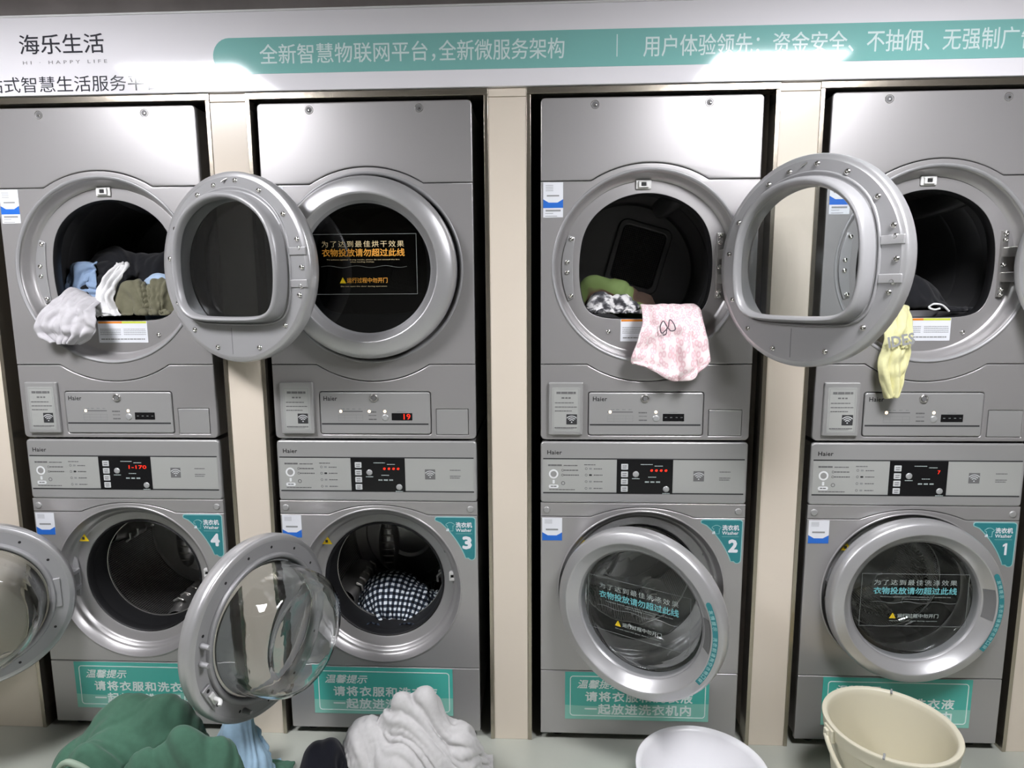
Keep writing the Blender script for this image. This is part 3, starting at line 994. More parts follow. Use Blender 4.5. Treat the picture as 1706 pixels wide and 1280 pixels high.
    for bx, bz in ((-.0245, .9563), (.0769, .9054)):
        add('round_button', cached('w_btn', lambda: lathe([(.0001, -.0025), (.008, -.0025), (.0098, -.001), (.0105, 0)], 24)), 'button', blk, (bx, yk, bz))
        add('button_print', cached('w_bp', lambda: bars(dashed(-.0125, .0125, -.015, .003, 3, .2), 0)), 'pale_print', blk, (bx, yk - .0001, bz))
    add('display_print', cached('w_dp', lambda: bars(dashed(-.0093, .0306, .990, .0025, 1, .2) + dashed(.037, .0642, .985, .0025, 2, .2) + dashed(.0169, .043, .9467, .0025, 3) + dashed(.0059, .0195, .93, .0045, 4, .1) + dashed(.0245, .038, .93, .0045, 5, .1) + dashed(.043, .0564, .93, .0045, 6, .1), yk - .0001)), 'pale_print', blk)
    if digits == '....':
        for j in range(4):
            add('display_digit', cached('w_dg', lambda: flat([(-.0045, -.002), (.001, -.0042), (.0045, -.0005), (.0035, .004), (-.003, .0035)], 0)), 'led_red', blk, (.0275 + .0158 * j, yk - .0002, .9695))
    else:
        lettering(digits, .0815 - .0125 * len(digits) if len(digits) > 1 else .066, .0815 if len(digits) > 1 else .074, .9640, .9760, yk - .0002, 'led_red', blk, bold=.012, name='display_digits')
    rp = add('wireless_square', cached('w_wf', lambda: flat(rrect(.1662, .2015, .933, .9682, .001), -.0008)), 'mid_print', g, L)
    add('wireless_mark', cached('w_wm', lambda: wifi(.1662, .2015, .933, .9682, -.0010)), 'key', rp)
    add('plate_print', cached('w_pp2', lambda: bars(dashed(.2514, .288, .9657, .003, 1, .2) + dashed(.2514, .288, .945, .003, 2, .2) + dashed(.2514, .285, .9385, .003, 3, .2), -.0008)), 'mid_print', g, L)
    for sx in (-.3225, .3195):
        add('screw_cap', cached('w_cap', lambda: cap_mesh(.0115)), 'silver_panel', g, (sx, .001, .829 - FZ))
    # front dish, gasket, drum
    add('door_surround', cached('w_dish', lambda: lathe([(.2865, .0008), (.2845, -.002), (.281, -.0015), (.2775, .006), (.270, .022), (.262, .028), (.256, .0305), (.252, .040), (.246, .048), (.222, .0535), (.2145, .060)], 96, 0, WZC)), 'silver', g, L)
    add('door_gasket', cached('w_gask', lambda: lathe([(.2155, .058), (.211, .0545), (.207, .060), (.2045, .080), (.2065, .087), (.2025, .094), (.2005, .135), (.200, .149)], 96, 0, WZC)), 'rubber', g, L)
    add('drum_rim', cached('w_rim', lambda: lathe([(.2065, .156), (.202, .1485), (.1985, .150), (.1985, .157), (.212, .168), (.236, .188)], 96, 0, WZC)), 'steel', g, L)
    dr = add('drum', cached('w_drum', lambda: lathe([(.236, .188), (.241, .193), (.241, .505)], 96, 0, WZC, uvr=.24)), 'drum_steel', g, L)
    add('drum_back', cached('w_back', lambda: lathe([(.241, .505), (.235, .515), (.19, .515), (.18, .50), (.10, .50), (.09, .515), (.0001, .515)], 72, 0, WZC, uvr=.2)), 'drum_plain', dr)
    def arm():
        rings = []
        for i in range(17):
            t = -1 + 2 * i / 16
            w = .040 * math.sqrt(max(0, 1 - t * t)) + .004
            rings.append([(w * c_, .502 - .030 * math.sqrt(max(0, 1 - t * t)) * (1 - abs(c_) ** 2.), t * .115) for c_ in (-1, -.75, -.4, 0, .4, .75, 1)])
        return loft(rings, closed=False)
    am = add('back_lifter', cached('w_arm', arm), 'drum_plain', dr, (-.09, 0, .497))
    for j in range(6):
        w = .024 * math.sqrt(1 - ((j - 2.5) / 3.6) ** 2)
        add('lifter_ridge', cached(('w_ar', j), lambda: tube([(-w, .484, 0), (0, .470, .004), (w, .484, 0)], .0045, 6)), 'steel', am, (0, 0, -.075 + .03 * j))
    for a in vanes:
        v = add('drum_vane', drum_vane(R_(a), .241, .20, .49, .07, .26), 'steel', dr, (0, 0, WZC))
        for j in range(5):
            aa, rr = R_(a), .241 - .064
            y = .235 + .05 * j
            ux, uz = -math.sin(aa), math.cos(aa)
            add('vane_ridge', tube([((rr + .006) * math.cos(aa) - .02 * ux, y, (rr + .006) * math.sin(aa) - .02 * uz), ((rr - .004) * math.cos(aa), y, (rr - .004) * math.sin(aa)), ((rr + .006) * math.cos(aa) + .02 * ux, y, (rr + .006) * math.sin(aa) + .02 * uz)], .005, 6), 'steel', dr, (0, 0, WZC))
    la = add('door_latch', cached('w_latch', lambda: plate(rrect(.236, .262, .552, .585, .003), [rrect(.2415, .2555, .563, .574, .0015)], .034, .014, .002)), 'white_plastic', g, L)
    add('latch_slot', cached('w_lslot', lambda: box(.2415, .2555, .040, .0445, .563, .574)), 'gap_black', la)
    add('screw', cached('screw', screw_mesh), 'chrome', g, (.225, .048, .66 - FZ))
    wt = add('warning_triangle', cached('w_tri', lambda: plate([(-.216, .684), (-.176, .684), (-.196, .718)], (), .0335, .0008, 0)), 'warn_yellow', g, L)
    add('triangle_mark', cached('w_trim', lambda: bars([(-.2005, -.1915, .690, .7)], .0331)), 'dark_print', wt)
    def hinge():
        return join(plate([(-.262, .475), (-.232, .475), (-.226, .5435), (-.232, .612), (-.250, .64), (-.262, .62), (-.268, .5435)], (), .036, .008, .002),
                    box(-.258, -.224, -.035, .040, .505, .520, .002), box(-.258, -.224, -.035, .040, .565, .580, .002), tube([(-.235, -.05, .495), (-.235, -.05, .592)], .007, 12),
                    box(-.243, -.227, -.055, -.03, .505, .520, .001), box(-.243, -.227, -.055, -.03, .565, .580, .001))
    add('door_hinge', cached('w_hinge', hinge), 'door_plastic', g, L)
    sticker(g, L, -.3375, -.270, .7215, .8015, False)
    # teal number label
    def corner(off):
        pts = [(.205, .8015), (.325, .8015)]
        for a in (70, 45, 20): pts.append((.325 + .0125 * math.cos(R_(a)), .789 + .0125 * math.sin(R_(a))))
        pts += [(.3355, .67)]
        for a in (-10, -40, -70, -95, -120, -150): pts.append((.3215 + .0135 * math.cos(R_(a)), .659 + .0135 * math.sin(R_(a))))
        for kk in range(11):
            a = R_(20 + 27.5 * kk / 10)
            pts.append((.319 * math.cos(a), WZC + .319 * math.sin(a)))
        pts += [(.197, .787), (.1955, .795), (.199, .800)]
        if off:
            c = (.287, .757)
            cx = sum(p[0] for p in pts) / len(pts); cz = sum(p[1] for p in pts) / len(pts)
            n = len(pts); out = []
            for i in range(n):
                p0, p1, p2 = pts[i - 1], pts[i], pts[(i + 1) % n]
                tx, tz = p2[0] - p0[0], p2[1] - p0[1]
                l = math.hypot(tx, tz)
                nx, nz = tz / l, -tx / l
                out.append((p1[0] + nx * off, p1[1] + nz * off))
            return out
        return pts
    base = corner(0)
    area = sum(base[i][0] * base[(i + 1) % len(base)][1] - base[(i + 1) % len(base)][0] * base[i][1] for i in range(len(base)))
    s = 1 if area < 0 else -1
    nl = add('number_label', cached('w_nl', lambda: plate(base, (), -.0009, .0009, 0)), 'teal_edge', g, L)
    add('label_field', cached('w_nlf', lambda: flat(corner(s * .0030), -.0013)), 'teal_label', nl)
    yl = -.0016
    lettering('洗衣机', .2685, .3240, .7638, .7822, yl, 'label_white', nl, bold=.03)
    lettering('Washer', .2682, .3225, .7488, .7602, yl, 'label_white', nl, bold=.02)
    add('label_rule', cached('w_rule', lambda: bars([(.2679, .324, .7410, .7420)], yl)), 'teal_edge', nl)
    if k == 1:
        add('lettering', flat([(.3030, .6884), (.3105, .6884), (.3105, .7296), (.3045, .7296), (.2965, .7235), (.2965, .7165), (.3030, .7205)], yl), 'label_white', nl)
    else:
        lettering(str(k), .2927, .3197, .6884, .7296, yl, 'label_white', nl, bold=.05)
    shirt = [(.2405, .7790), (.2455, .7812), (.2525, .7812), (.2575, .7790), (.2640, .7745), (.2625, .7690), (.2585, .7700), (.2585, .7510), (.2395, .7510), (.2395, .7700), (.2355, .7690), (.2340, .7745)]
    add('shirt_icon', cached('w_shirt', lambda: tube([(a, yl, b) for a, b in shirt], .0009, 4, closed=True)), 'teal_edge', nl)
    add('shirt_mark', cached('w_shm', lambda: flat([(.2345, .7545), (.2425, .7615), (.2455, .7545), (.2440, .7500), (.2360, .7500)], yl - .0002)), 'label_white', nl)
    # teal notice on the kick panel
    nt = add('notice_sign', cached('w_sign', lambda: plate(rrect(-.2565, .2465, .0575, .2375, .001), (), -.0010, .0010, 0)), 'teal_sign', g, L)
    def wave():
        pts = [(-.2565, .0575), (.2465, .0575), (.2465, .122)]
        for kk in range(21):
            t = kk / 20
            pts.append((.2465 - .503 * t, .112 + .008 * (1 - t) + .006 * math.sin(t * PI * 1.6 + 1.2)))
        return flat(pts, -.0013)
    add('pale_wave', cached('w_wave', wave), 'teal_sign_pale', nt)
    add('sign_frame', cached('w_sfr', lambda: frame_line(-.2395, .2350, .0705, .2235, .0030, .012, -.0019)), 'sign_print', nt)
    ys = -.0020
    lettering('温馨提示', -.2135, -.060, .1765, .2085, ys, 'sign_print', nt, shear=.25, bold=.022)
    lettering('请将衣服和洗衣液', -.1845, .1895, .1275, .1640, ys, 'sign_print', nt, bold=.030, spacing=1.12)
    lettering('一起放进洗衣机内', -.1860, .1845, .0785, .1175, ys, 'sign_print', nt, bold=.030, spacing=1.12)

    # door
    hx = .235
    o = Matrix.Translation((hx, 0, 0))
    def tr(me):
        me.transform(o); return me
    d = add('door', cached('wd_frame', lambda: tr(lathe([(.262, .0302), (.275, .0285), (.2805, .022), (.2815, .012), (.2795, .007), (.281, .002), (.280, -.008), (.2765, -.0185), (.270, -.0250), (.2455, -.0330), (.2425, -.0332), (.2402, -.0315), (.232, -.0225), (.219, -.0095), (.2095, -.003)], 96))), 'door_silver', g, (-hx, -.050, WZC - FZ), (0, 0, -R_(theta)))
    add('window_bezel', cached('wd_bez', lambda: tr(lathe([(.2098, -.0045), (.2045, .002), (.2025, .012), (.203, .03)], 96))), 'door_plastic', d)
    add('inner_plate', cached('wd_back', lambda: tr(join(plate(circ(0, 0, .2628, 96), [circ(0, 0, .2245, 96)], .0262, .004, .001), lathe([(.2255, .0295), (.2235, .040), (.2195, .0425), (.2125, .042), (.208, .036), (.2045, .028)], 96)))), 'door_plastic', d)
    add('glass_bowl', cached('wd_bowl', lambda: solid(tr(lathe([(.2045, .029), (.2035, .034), (.199, .040), (.1965, .070), (.192, .110), (.187, .145), (.180, .168), (.168, .184), (.150, .191), (.135, .189), (.120, .182), (.06, .172), (.0001, .170), (.0001, .163), (.06, .165), (.119, .174), (.134, .181), (.150, .183), (.163, .177), (.173, .163), (.180, .142), (.185, .108), (.1895, .068), (.192, .038), (.197, .029), (.2045, .029)], 72)))), 'bowl_glass', d)
    add('outer_glass', cached('wd_po', lambda: tr(lathe([(.0001, .001), (.1, .001), (.205, .002)], 72))), 'pane', d)
    hd = add('handle_recess', cached('wd_hr', lambda: tr(lathe([(.2385, -.0302), (.232, -.0230), (.219, -.0100), (.214, -.0062)], 14, a0=R_(-12), a1=R_(14)))), 'mid_print', d)
    hd.location = (.0, -.0012, 0)
    # curved teal strip with print on the right of the ring
    def arc_strip(r0, r1, a0, a1, y, n=24):
        pts = [(r1 * math.cos(R_(a0 + (a1 - a0) * i / n)), r1 * math.sin(R_(a0 + (a1 - a0) * i / n))) for i in range(n + 1)]
        am, rm, w = R_(a1), (r0 + r1) / 2, (r1 - r0) / 2
        for q in (45, 90, 135):
            pts.append((rm * math.cos(am) + w * (math.cos(am) * math.cos(R_(q)) - math.sin(am) * math.sin(R_(q))), rm * math.sin(am) + w * (math.sin(am) * math.cos(R_(q)) + math.cos(am) * math.sin(R_(q)))))
        pts += [(r0 * math.cos(R_(a1 + (a0 - a1) * i / n)), r0 * math.sin(R_(a1 + (a0 - a1) * i / n))) for i in range(n + 1)]
        return plate(pts, (), y, .0008, 0)
    if k in (1, 2):
        ar = add('notice_strip', cached('wd_arc', lambda: tr(arc_strip(.2455, .2615, -36, 25, -.0345))), 'teal_label', d)
        s_ = '友情提示 洗衣前请掏空衣物口袋'
        for i, ch in enumerate(s_):
            if ch == ' ':
                continue
            a = R_(20 - i * 3.75)
            me = cached(('arcch', ch), lambda ch=ch: text_mesh(ch, -.0060, .0060, -.0060, .0060, 0, .015))
            add('lettering', me, 'teal_edge', ar, (hx + .2535 * math.cos(a), -.0351, .2535 * math.sin(a)), (0, PI / 2 - a, 0))
        y = -.0012
        oz = -.5435
        def T(s, x0, x1, z0, z1, m, **kw):
            lettering(s, x0 + hx, x1 + hx, z0 + oz, z1 + oz, y, m, d, **kw)
        add('decal_frame', cached('wd_df', lambda: frame_line(-.176 + hx, .168 + hx, .457 + oz, .640 + oz, .0011, .001, y)), 'frame_print', d)
        T('为了达到最佳洗涤效果', -.136, .130, .6005, .6195, 'pale_print', spacing=1.25)
        T('衣物投放请勿超过此线', -.136, .131, .5695, .593, 'teal_print', bold=.022)
        T('To achieve optimal washing results, please do not exceed the line', -.1135, .1133, .5575, .562, 'pale_print', bold=.01)
        T('when loading clothes.', -.045, .05, .550, .5545, 'pale_print', bold=.01)
        add('wavy_line', cached('wd_wv', lambda: tube([(-.1424 + .279 * i / 40 + hx, y, .5405 + .003 * math.sin(i / 40 * 6 * PI) + oz) for i in range(41)], .0006, 4)), 'frame_print', d)
        add('warning_triangle', cached('wd_tri', lambda: plate([(-.079 + hx, .4845 + oz), (-.058 + hx, .4845 + oz), (-.0685 + hx, .5042 + oz)], (), y, .0006, 0)), 'warn_yellow', d)
        T('!', -.0692, -.0678, .487, .498, 'dark_print')
        T('运行过程中勿开门', -.053, .0788, .4870, .5010, 'pale_print', bold=.012)
        T('Do not open the door during operation', -.077, .0763, .4735, .4780, 'pale_print', bold=.01)
    if theta > 60:
        for a in (20, 55, 78, 100, 125, 150, -60, -88, -115, -150):
            add('screw_hole', cached('whole', lambda: hole_mesh(.0045)), 'gap_black', d, (hx + .244 * math.cos(R_(a)), .0304, .244 * math.sin(R_(a))), (0, 0, PI))
        for a in (14, 2, -64):
            add('peg', cached('wd_peg', lambda: lathe([(.0001, -.030), (.006, -.030), (.007, -.026), (.0085, 0)], 14)), 'door_plastic', d, (hx + .243 * math.cos(R_(a)), .0302, .243 * math.sin(R_(a))), (0, 0, PI))
        lp = add('latch_plate', cached('wd_lp', lambda: box(-.012, .012, -.001, .006, -.036, .036, .002)), 'door_plastic', d, (hx + .243 * math.cos(R_(-26)), .0302, .243 * math.sin(R_(-26))), (0, R_(26), 0))
        lp.scale = (1.25, 1.25, 1.25)
        add('latch_hook', cached('wd_lh', lambda: join(box(-.007, .007, .005, .012, -.016, .016, .002), tube(smooth_path([(0, .010, 0), (0, .026, 0), (.004, .032, -.001), (.010, .034, -.002)], 4), .005, 8))), 'white_plastic', lp)
        for zz in (-.026, .026):
            add('screw_hole', cached('whole', None), 'gap_black', lp, (0, .0063, zz), (0, 0, PI))
        add('hinge_block', cached('wd_hb', lambda: box(-.004, .032, .020, .036, -.052, .052, .003)), 'door_plastic', d)
    return g

WG = 'silver front-loading washing machine '
make_washer(4, WG + 'numbered 4, door wide open, drum empty', 146, (35, 155, 275), '1-170')
make_washer(3, WG + 'numbered 3, door wide open, checked shirt in drum', 111, (98, 218, 338), '....')
make_washer(2, WG + 'numbered 2, door ajar, above white basin', 30, (60, 180, 300), '....')
make_washer(1, WG + 'numbered 1, door closed, behind cream bucket', 0, (75, 195, 315), '7')

# ------------------------------------------------------------------ bucket and basin
def build_bucket():
    g = thing('bucket', 'cream plastic bucket with handle, standing before washer 1', 'bucket', (1.165, -.285, FZ))
    g.rotation_euler = (0, 0, 0)
    H, RT, RB = .298, .180, .135
    prof = [(.0001, .006), (RB - .012, .006), (RB, .0), (RB + .004, .006), (RT - .010, H - .045), (RT - .006, H - .043), (RT + .002, H - .040), (RT + .004, H - .012), (RT + .008, H - .004), (RT + .006, H), (RT - .004, H + .001), (RT - .010, H - .004), (RT - .013, H - .02), (RB - .006, .012), (RB - .02, .009), (.0001, .009)]
    me = lathe(prof, 72)
    me.transform(Matrix.Rotation(PI / 2, 4, 'X'))
    me.transform(Matrix.Scale(1, 4))
    add('body', me, 'bucket_cream', g)
    # spout-like rim joints
    a1 = R_(150)
    def at(a, r, z): return (r * math.cos(a), r * math.sin(a), z)
    for a in (R_(185), R_(5)):
        me = join(box(-.008, .010, -.022, .022, -.03, .012, .003), box(.006, .018, -.010, .010, -.022, .006, .003))
        add('handle_lug', me, 'bucket_cream', g, at(a, RT + .003, H - .018), (0, 0, a))
    A, B = Vector(at(R_(185), RT + .018, H - .026)), Vector(at(R_(5), RT + .018, H - .026))
    pts = []
    mid = (A + B) / 2
    side = Vector((-(B - A).y, (B - A).x, 0)).normalized()      # towards the back
    # handle hangs down in front of the bucket
    for i in range(33):
        t = PI * i / 32
        rad = (B - A).length / 2
        p = mid + (A - mid) * math.cos(t) + (-side * .62 + Vector((0, 0, -.86))).normalized() * rad * 1.12 * math.sin(t)
        rr = math.hypot(p.x, p.y)
        need = RB + (RT - RB) * max(0, min(1, p.z / H)) + .016
        if rr < need:
            p.x *= need / max(rr, 1e-4); p.y *= need / max(rr, 1e-4)
        p.z = max(p.z, .012)
        pts.append(p)
    add('handle', tube(pts, .007, 10), 'bucket_cream', g)
    st = flat(rrect(-.03, .03, -.02, .02, .008), 0)
    add('paper_label', st, 'label_white', g, (-.035, -RT + .004, H - .082), (R_(-8), 0, R_(-11)))
    # seam clips on the rim
    for a in (R_(62), R_(238)):
        add('rim_joint', box(-.012, .012, -.003, .003, -.003, .003, .001), 'grey_print', g, at(a, RT - .002, H + .001), (0, 0, a))
build_bucket()

def build_basin():
    g = thing('wash_basin', 'round white plastic basin in front of washer 2', 'basin', (.603, -.312, FZ))
    H, RT, RB = .150, .194, .13
    n = 72
    prof = [(.0001, .006), (RB - .01, .004), (RB, 0.), (RB + .004, .004), (RT - .012, H - .012), (RT + .004, H - .006), (RT + .007, H - .002), (RT + .004, H + .001), (RT - .010, H - .001), (RT - .016, H - .012), (RB - .004, .014), (RB - .02, .009), (.0001, .009)]
    vs, fs = [], []
    for r, z in prof:
        for k in range(n):
            a = 2 * PI * k / n
            lobes = 1 + .035 * max(0, math.cos(6 * a)) ** 4 * (1 if .02 < z < H - .01 else .0)
            vs.append((r * lobes * math.cos(a), r * lobes * math.sin(a), z))
    for i in range(len(prof) - 1):
        for k in range(n):
            fs.append((i * n + k, i * n + (k + 1) % n, (i + 1) * n + (k + 1) % n, (i + 1) * n + k))
    me = bpy.data.meshes.new('basin'); me.from_pydata(vs, [], fs)
    add('body', finish(me, True, 50), 'basin_white', g)
    add('drain_mark', plate(circ(0, 0, .02, 24), [circ(0, 0, .016, 24)], 0, .002, .0005), 'basin_white', g, (0, 0, .011), (PI / 2, 0, 0))
build_basin()

# ------------------------------------------------------------------ cloth
def simulate(N, M, sx, sy, place, collide, steps=110, iters=5, seed=1, grav=9.8, damp=.97, bend=.25, fric=.6):
    """small position-based cloth solver; returns an (N, M, 3) array"""
    rng = np.random.RandomState(seed)
    u, v = np.meshgrid(np.linspace(-.5, .5, N), np.linspace(-.5, .5, M), indexing='ij')
    P = place(u, v, rng)
    V = np.zeros_like(P)
    dx, dy = sx / (N - 1), sy / (M - 1)
    dg = math.hypot(dx, dy)
    I = np.arange(N * M).reshape(N, M)
    cons = []
    def addc(a, b, l, w):
        cons.append((a.ravel(), b.ravel(), l, w))
    for s in (0, 1):
        addc(I[s:-1:2, :], I[s + 1::2, :], dx, 1.)
        addc(I[:, s:-1:2], I[:, s + 1::2], dy, 1.)
        addc(I[s:-1:2, :-1], I[s + 1::2, 1:], dg, .5)
        addc(I[s:-1:2, 1:], I[s + 1::2, :-1], dg, .5)
    for s in range(4):
        a, b = I[s:-2:4, :], I[s + 2::4, :]
        m = min(len(a), len(b)); addc(a[:m], b[:m], 2 * dx, bend)
        a, b = I[:, s:-2:4], I[:, s + 2::4]
        m = min(a.shape[1], b.shape[1]); addc(a[:, :m], b[:, :m], 2 * dy, bend)
    P = P.reshape(-1, 3)
    V = V.reshape(-1, 3)
    dt = 1 / 60
    for st in range(steps):
        V *= damp
        V[:, 2] -= grav * dt
        sp = np.linalg.norm(V, axis=1, keepdims=True)
        V *= np.minimum(1, 2.2 / np.maximum(sp, 1e-6))
        Q = P + V * dt
        for it in range(iters):
            for a, b, l, w in cons:
                d = Q[b] - Q[a]
                L = np.sqrt((d * d).sum(1)) + 1e-9
                c = (d * ((L - l) / L * .5 * w)[:, None])
                Q[a] += c
                Q[b] -= c
            Q2 = collide(Q.copy())
            hit = np.abs(Q2 - Q).sum(1) > 1e-7
            Q = Q2
            if hit.any():
                Q[hit] = Q[hit] - (Q[hit] - P[hit]) * fric / iters
                Q = collide(Q)
        V = (Q - P) / dt
        P = Q
    return P.reshape(N, M, 3)

def push_ellipsoids(Q, ells, pad=.004):
    for c, r in ells:
        c = np.array(c); r = np.array(r) + pad
        d = (Q - c) / r
        L = np.sqrt((d * d).sum(1))
        inside = L < 1
        if inside.any():
            dd = d[inside] / np.maximum(L[inside], 1e-5)[:, None]
            Q[inside] = c + dd * r
    return Q

def cloth_mesh(G, thick=.0035, uvscale=1.0):
    N, M = G.shape[:2]
    vs = [tuple(p) for p in G.reshape(-1, 3)]
    fs, uvs = [], []
    for i in range(N - 1):
        for j in range(M - 1):
            fs.append((i * M + j, (i + 1) * M + j, (i + 1) * M + j + 1, i * M + j + 1))
            for a, b in ((i, j), (i + 1, j), (i + 1, j + 1), (i, j + 1)):
                uvs.append((a / (N - 1) * uvscale, b / (M - 1) * uvscale))
    me = bpy.data.meshes.new('cloth')
    me.from_pydata(vs, [], fs)
    ul = me.uv_layers.new(name='UVMap')
    ul.data.foreach_set('uv', [c for q in uvs for c in q])
    me.shade_smooth()
    return me

def cloth_obj(name, G, material, label, cat, group=None, parent=None, thick=.004, sub=1, offset=0):
    c = G.reshape(-1, 3)
    base = np.array([c[:, 0].mean(), c[:, 1].mean(), c[:, 2].min()])
    me = cloth_mesh(G - base)
    o = add(name, me, material, parent, tuple(base))
    s = o.modifiers.new('Subdivision', 'SUBSURF'); s.levels = sub; s.render_levels = sub
    t = o.modifiers.new('Solidify', 'SOLIDIFY'); t.thickness = thick; t.offset = offset
    if label:
        tag(o, label, cat, group)
    return o

def noise_sheet(u, v, rng, sx, sy, comp, amp, freq):
    N, M = u.shape
    h = np.zeros_like(u)
    for k in range(7):
        a = rng.uniform(0, 2 * PI); f = freq * rng.uniform(.6, 1.8); ph = rng.uniform(0, 2 * PI)
        h += np.sin((u * math.cos(a) + v * math.sin(a)) * f * 2 * PI + ph) * rng.uniform(.4, 1)
    return u * sx * comp, v * sy * comp, h / 4 * amp

def upsample(G):
    N, M = G.shape[:2]
    H = np.zeros((2 * N - 1, M, 3)); H[::2] = G; H[1::2] = (G[:-1] + G[1:]) / 2
    K = np.zeros((2 * N - 1, 2 * M - 1, 3)); K[:, ::2] = H; K[:, 1::2] = (H[:, :-1] + H[:, 1:]) / 2
    for _ in range(2):
        K[1:-1] = K[1:-1] * .5 + (K[:-2] + K[2:]) * .25
        K[:, 1:-1] = K[:, 1:-1] * .5 + (K[:, :-2] + K[:, 2:]) * .25
    return K

def wrinkle(G, size, amp, lam, seed, aniso=3.0, swirl=2.0):
    """folds in the cloth: warped, stretched ridges pushed along the normals"""
    G = upsample(G)
    N, M = G.shape[:2]
    du = np.gradient(G, axis=0); dv = np.gradient(G, axis=1)
    nr = np.cross(du, dv)
    nr /= np.maximum(np.linalg.norm(nr, axis=2, keepdims=True), 1e-9)
    if nr[..., 2].mean() < 0:
        nr = -nr
    D = np.zeros((N, M))
    for i in range(N):
        for j in range(M):
            x, y = i / (N - 1) * size[0], j / (M - 1) * size[1]
            a = swirl * noise.noise(Vector((x * 2.6, y * 2.6, seed * 1.7))) * PI
            p, q = x * math.cos(a) + y * math.sin(a), -x * math.sin(a) + y * math.cos(a)
            w = noise.noise(Vector((x * 5, y * 5, seed + 4.2))) * .5
            n1 = noise.noise(Vector((p / lam + w, q / lam / aniso, seed)))
            n2 = noise.noise(Vector((p / lam * 2.3 + w, q / lam / aniso * 2, seed + 7)))
            D[i, j] = (.75 - 2.1 * abs(n1)) + .35 * (.6 - 1.8 * abs(n2))
    return G + nr * (D * amp)[..., None]

def heap(name, material, label, cat, ells, size, centre, comp=.72, amp=.03, freq=3.5, seed=1, N=44, group=None, zfloor=FZ, rot=0., steps=60, extra=None, bend=.12, fric=.93, thick=.005, drop=None, wr=(.014, .09), under=(), uvs=1.0):
    top = max(c[2] + r[2] for c, r in ells) + .02 if drop is None else drop
    def place(u, v, rng):
        x, y, h = noise_sheet(u, v, rng, size[0], size[1], comp, amp, freq)
        ca, sa = math.cos(rot), math.sin(rot)
        return np.stack([centre[0] + x * ca - y * sa, centre[1] + x * sa + y * ca, top + amp + h], -1)
    def collide(Q):
        Q = push_ellipsoids(Q, under)
        Q = push_ellipsoids(Q, ells)
        Q[:, 2] = np.maximum(Q[:, 2], zfloor + .004)
        if extra:
            Q = extra(Q)
        return Q
    G = simulate(N, N, size[0], size[1], place, collide, seed=seed, steps=steps, bend=bend, fric=fric)
    G = wrinkle(G, size, wr[0], wr[1], seed * 3.1)
    G = collide(G.reshape(-1, 3)).reshape(G.shape) if under or extra else G
    G[..., 2] = np.maximum(G[..., 2], zfloor + .004)
    return cloth_obj(name, G, material, label, cat, group, thick=thick)

# --- garments lying on the floor
def front_limit(Q, y=-.012):
    Q[:, 1] = np.minimum(Q[:, 1], y)
    return Q
heap('plastic_bag', 'bag_blue', 'pale blue plastic bag showing behind the green jacket', 'bag',
     [((-.88, -.22, .06), (.05, .05, .175)), ((-.85, -.24, .0), (.06, .06, .10))], (.33, .33), (-.87, -.225), seed=5, N=28, comp=.6, amp=.02, freq=3, extra=front_limit, thick=.002, wr=(.012, .07))
JK = [((-1.11, -.41, .05), (.16, .11, .325)), ((-1.00, -.42, .05), (.12, .10, .335)), ((-1.26, -.47, .0), (.06, .08, .26)), ((-1.13, -.57, .0), (.10, .06, .345)), ((-.92, -.44, .0), (.08, .09, .25))]
jk = heap('jacket', 'cloth_green', 'dark green jacket heaped on the floor before washer 4', 'jacket',
     JK, (.92, .84), (-1.09, -.47), seed=11, N=52, comp=.74, amp=.03, freq=2.6, extra=front_limit, bend=.35, wr=(.013, .20))
sl = heap('sleeve', 'cloth_green', None, None,
     [((-.97, -.56, .0), (.09, .05, .32)), ((-.88, -.53, .03), (.10, .06, .335)), ((-.79, -.51, .03), (.06, .06, .29))], (.50, .40), (-.88, -.53), seed=26, N=44, comp=.72, amp=.03, freq=3, extra=front_limit, bend=.25, wr=(.014, .12))
sl.location = tuple(Vector(sl.location) - Vector(jk.location))
sl.parent = jk
heap('trousers', 'cloth_navy', 'black trousers heaped beside the grey hoodie on the floor', 'trousers',
     [((-.575, -.38, .0), (.05, .08, .205)), ((-.53, -.37, .0), (.045, .06, .22))], (.36, .36), (-.565, -.38), seed=8, N=30, comp=.6, amp=.02, freq=4, extra=front_limit, wr=(.018, .09))
HD = [((-.315, -.28, .04), (.055, .06, .285)), ((-.25, -.28, .04), (.05, .06, .295)), ((-.43, -.30, .02), (.09, .09, .21)), ((-.14, -.30, .02), (.06, .08, .20)), ((-.28, -.36, .0), (.16, .07, .22))]
heap('hoodie', 'cloth_grey', 'light grey hoodie heaped on the floor before washer 3', 'hoodie',
     HD, (.76, .72), (-.32, -.33), seed=21, N=56, comp=.62, amp=.04, freq=4.5, extra=front_limit, bend=.12, wr=(.024, .095))

# --- laundry inside the drums
def drum_limits(xc, zc, R, lipz=None, ymin=.06, ymax=.55):
    def f(Q):
        dx, dz = Q[:, 0] - xc, Q[:, 2] - zc
        r = np.sqrt(dx * dx + dz * dz)
        k = np.where(r > R - .006, (R - .006) / np.maximum(r, 1e-6), 1)
        Q[:, 0] = xc + dx * k
        Q[:, 2] = zc + dz * k
        if lipz is not None:
            fr = Q[:, 1] < .10
            Q[fr, 2] = np.maximum(Q[fr, 2], lipz)
        Q[:, 1] = np.clip(Q[:, 1], ymin, ymax)
        return Q
    return f
def laundry(name, material, label, cat, k, ells, size, centre, seed, zc=DZC, R=.27, lipz=1.487, zf=None, group='laundry in the drums', **kw):
    return heap(name, material, label, cat, ells, size, centre, seed=seed, group=group, zfloor=zc - R if zf is None else zf, extra=drum_limits(XS[k], zc, R, lipz), **kw)

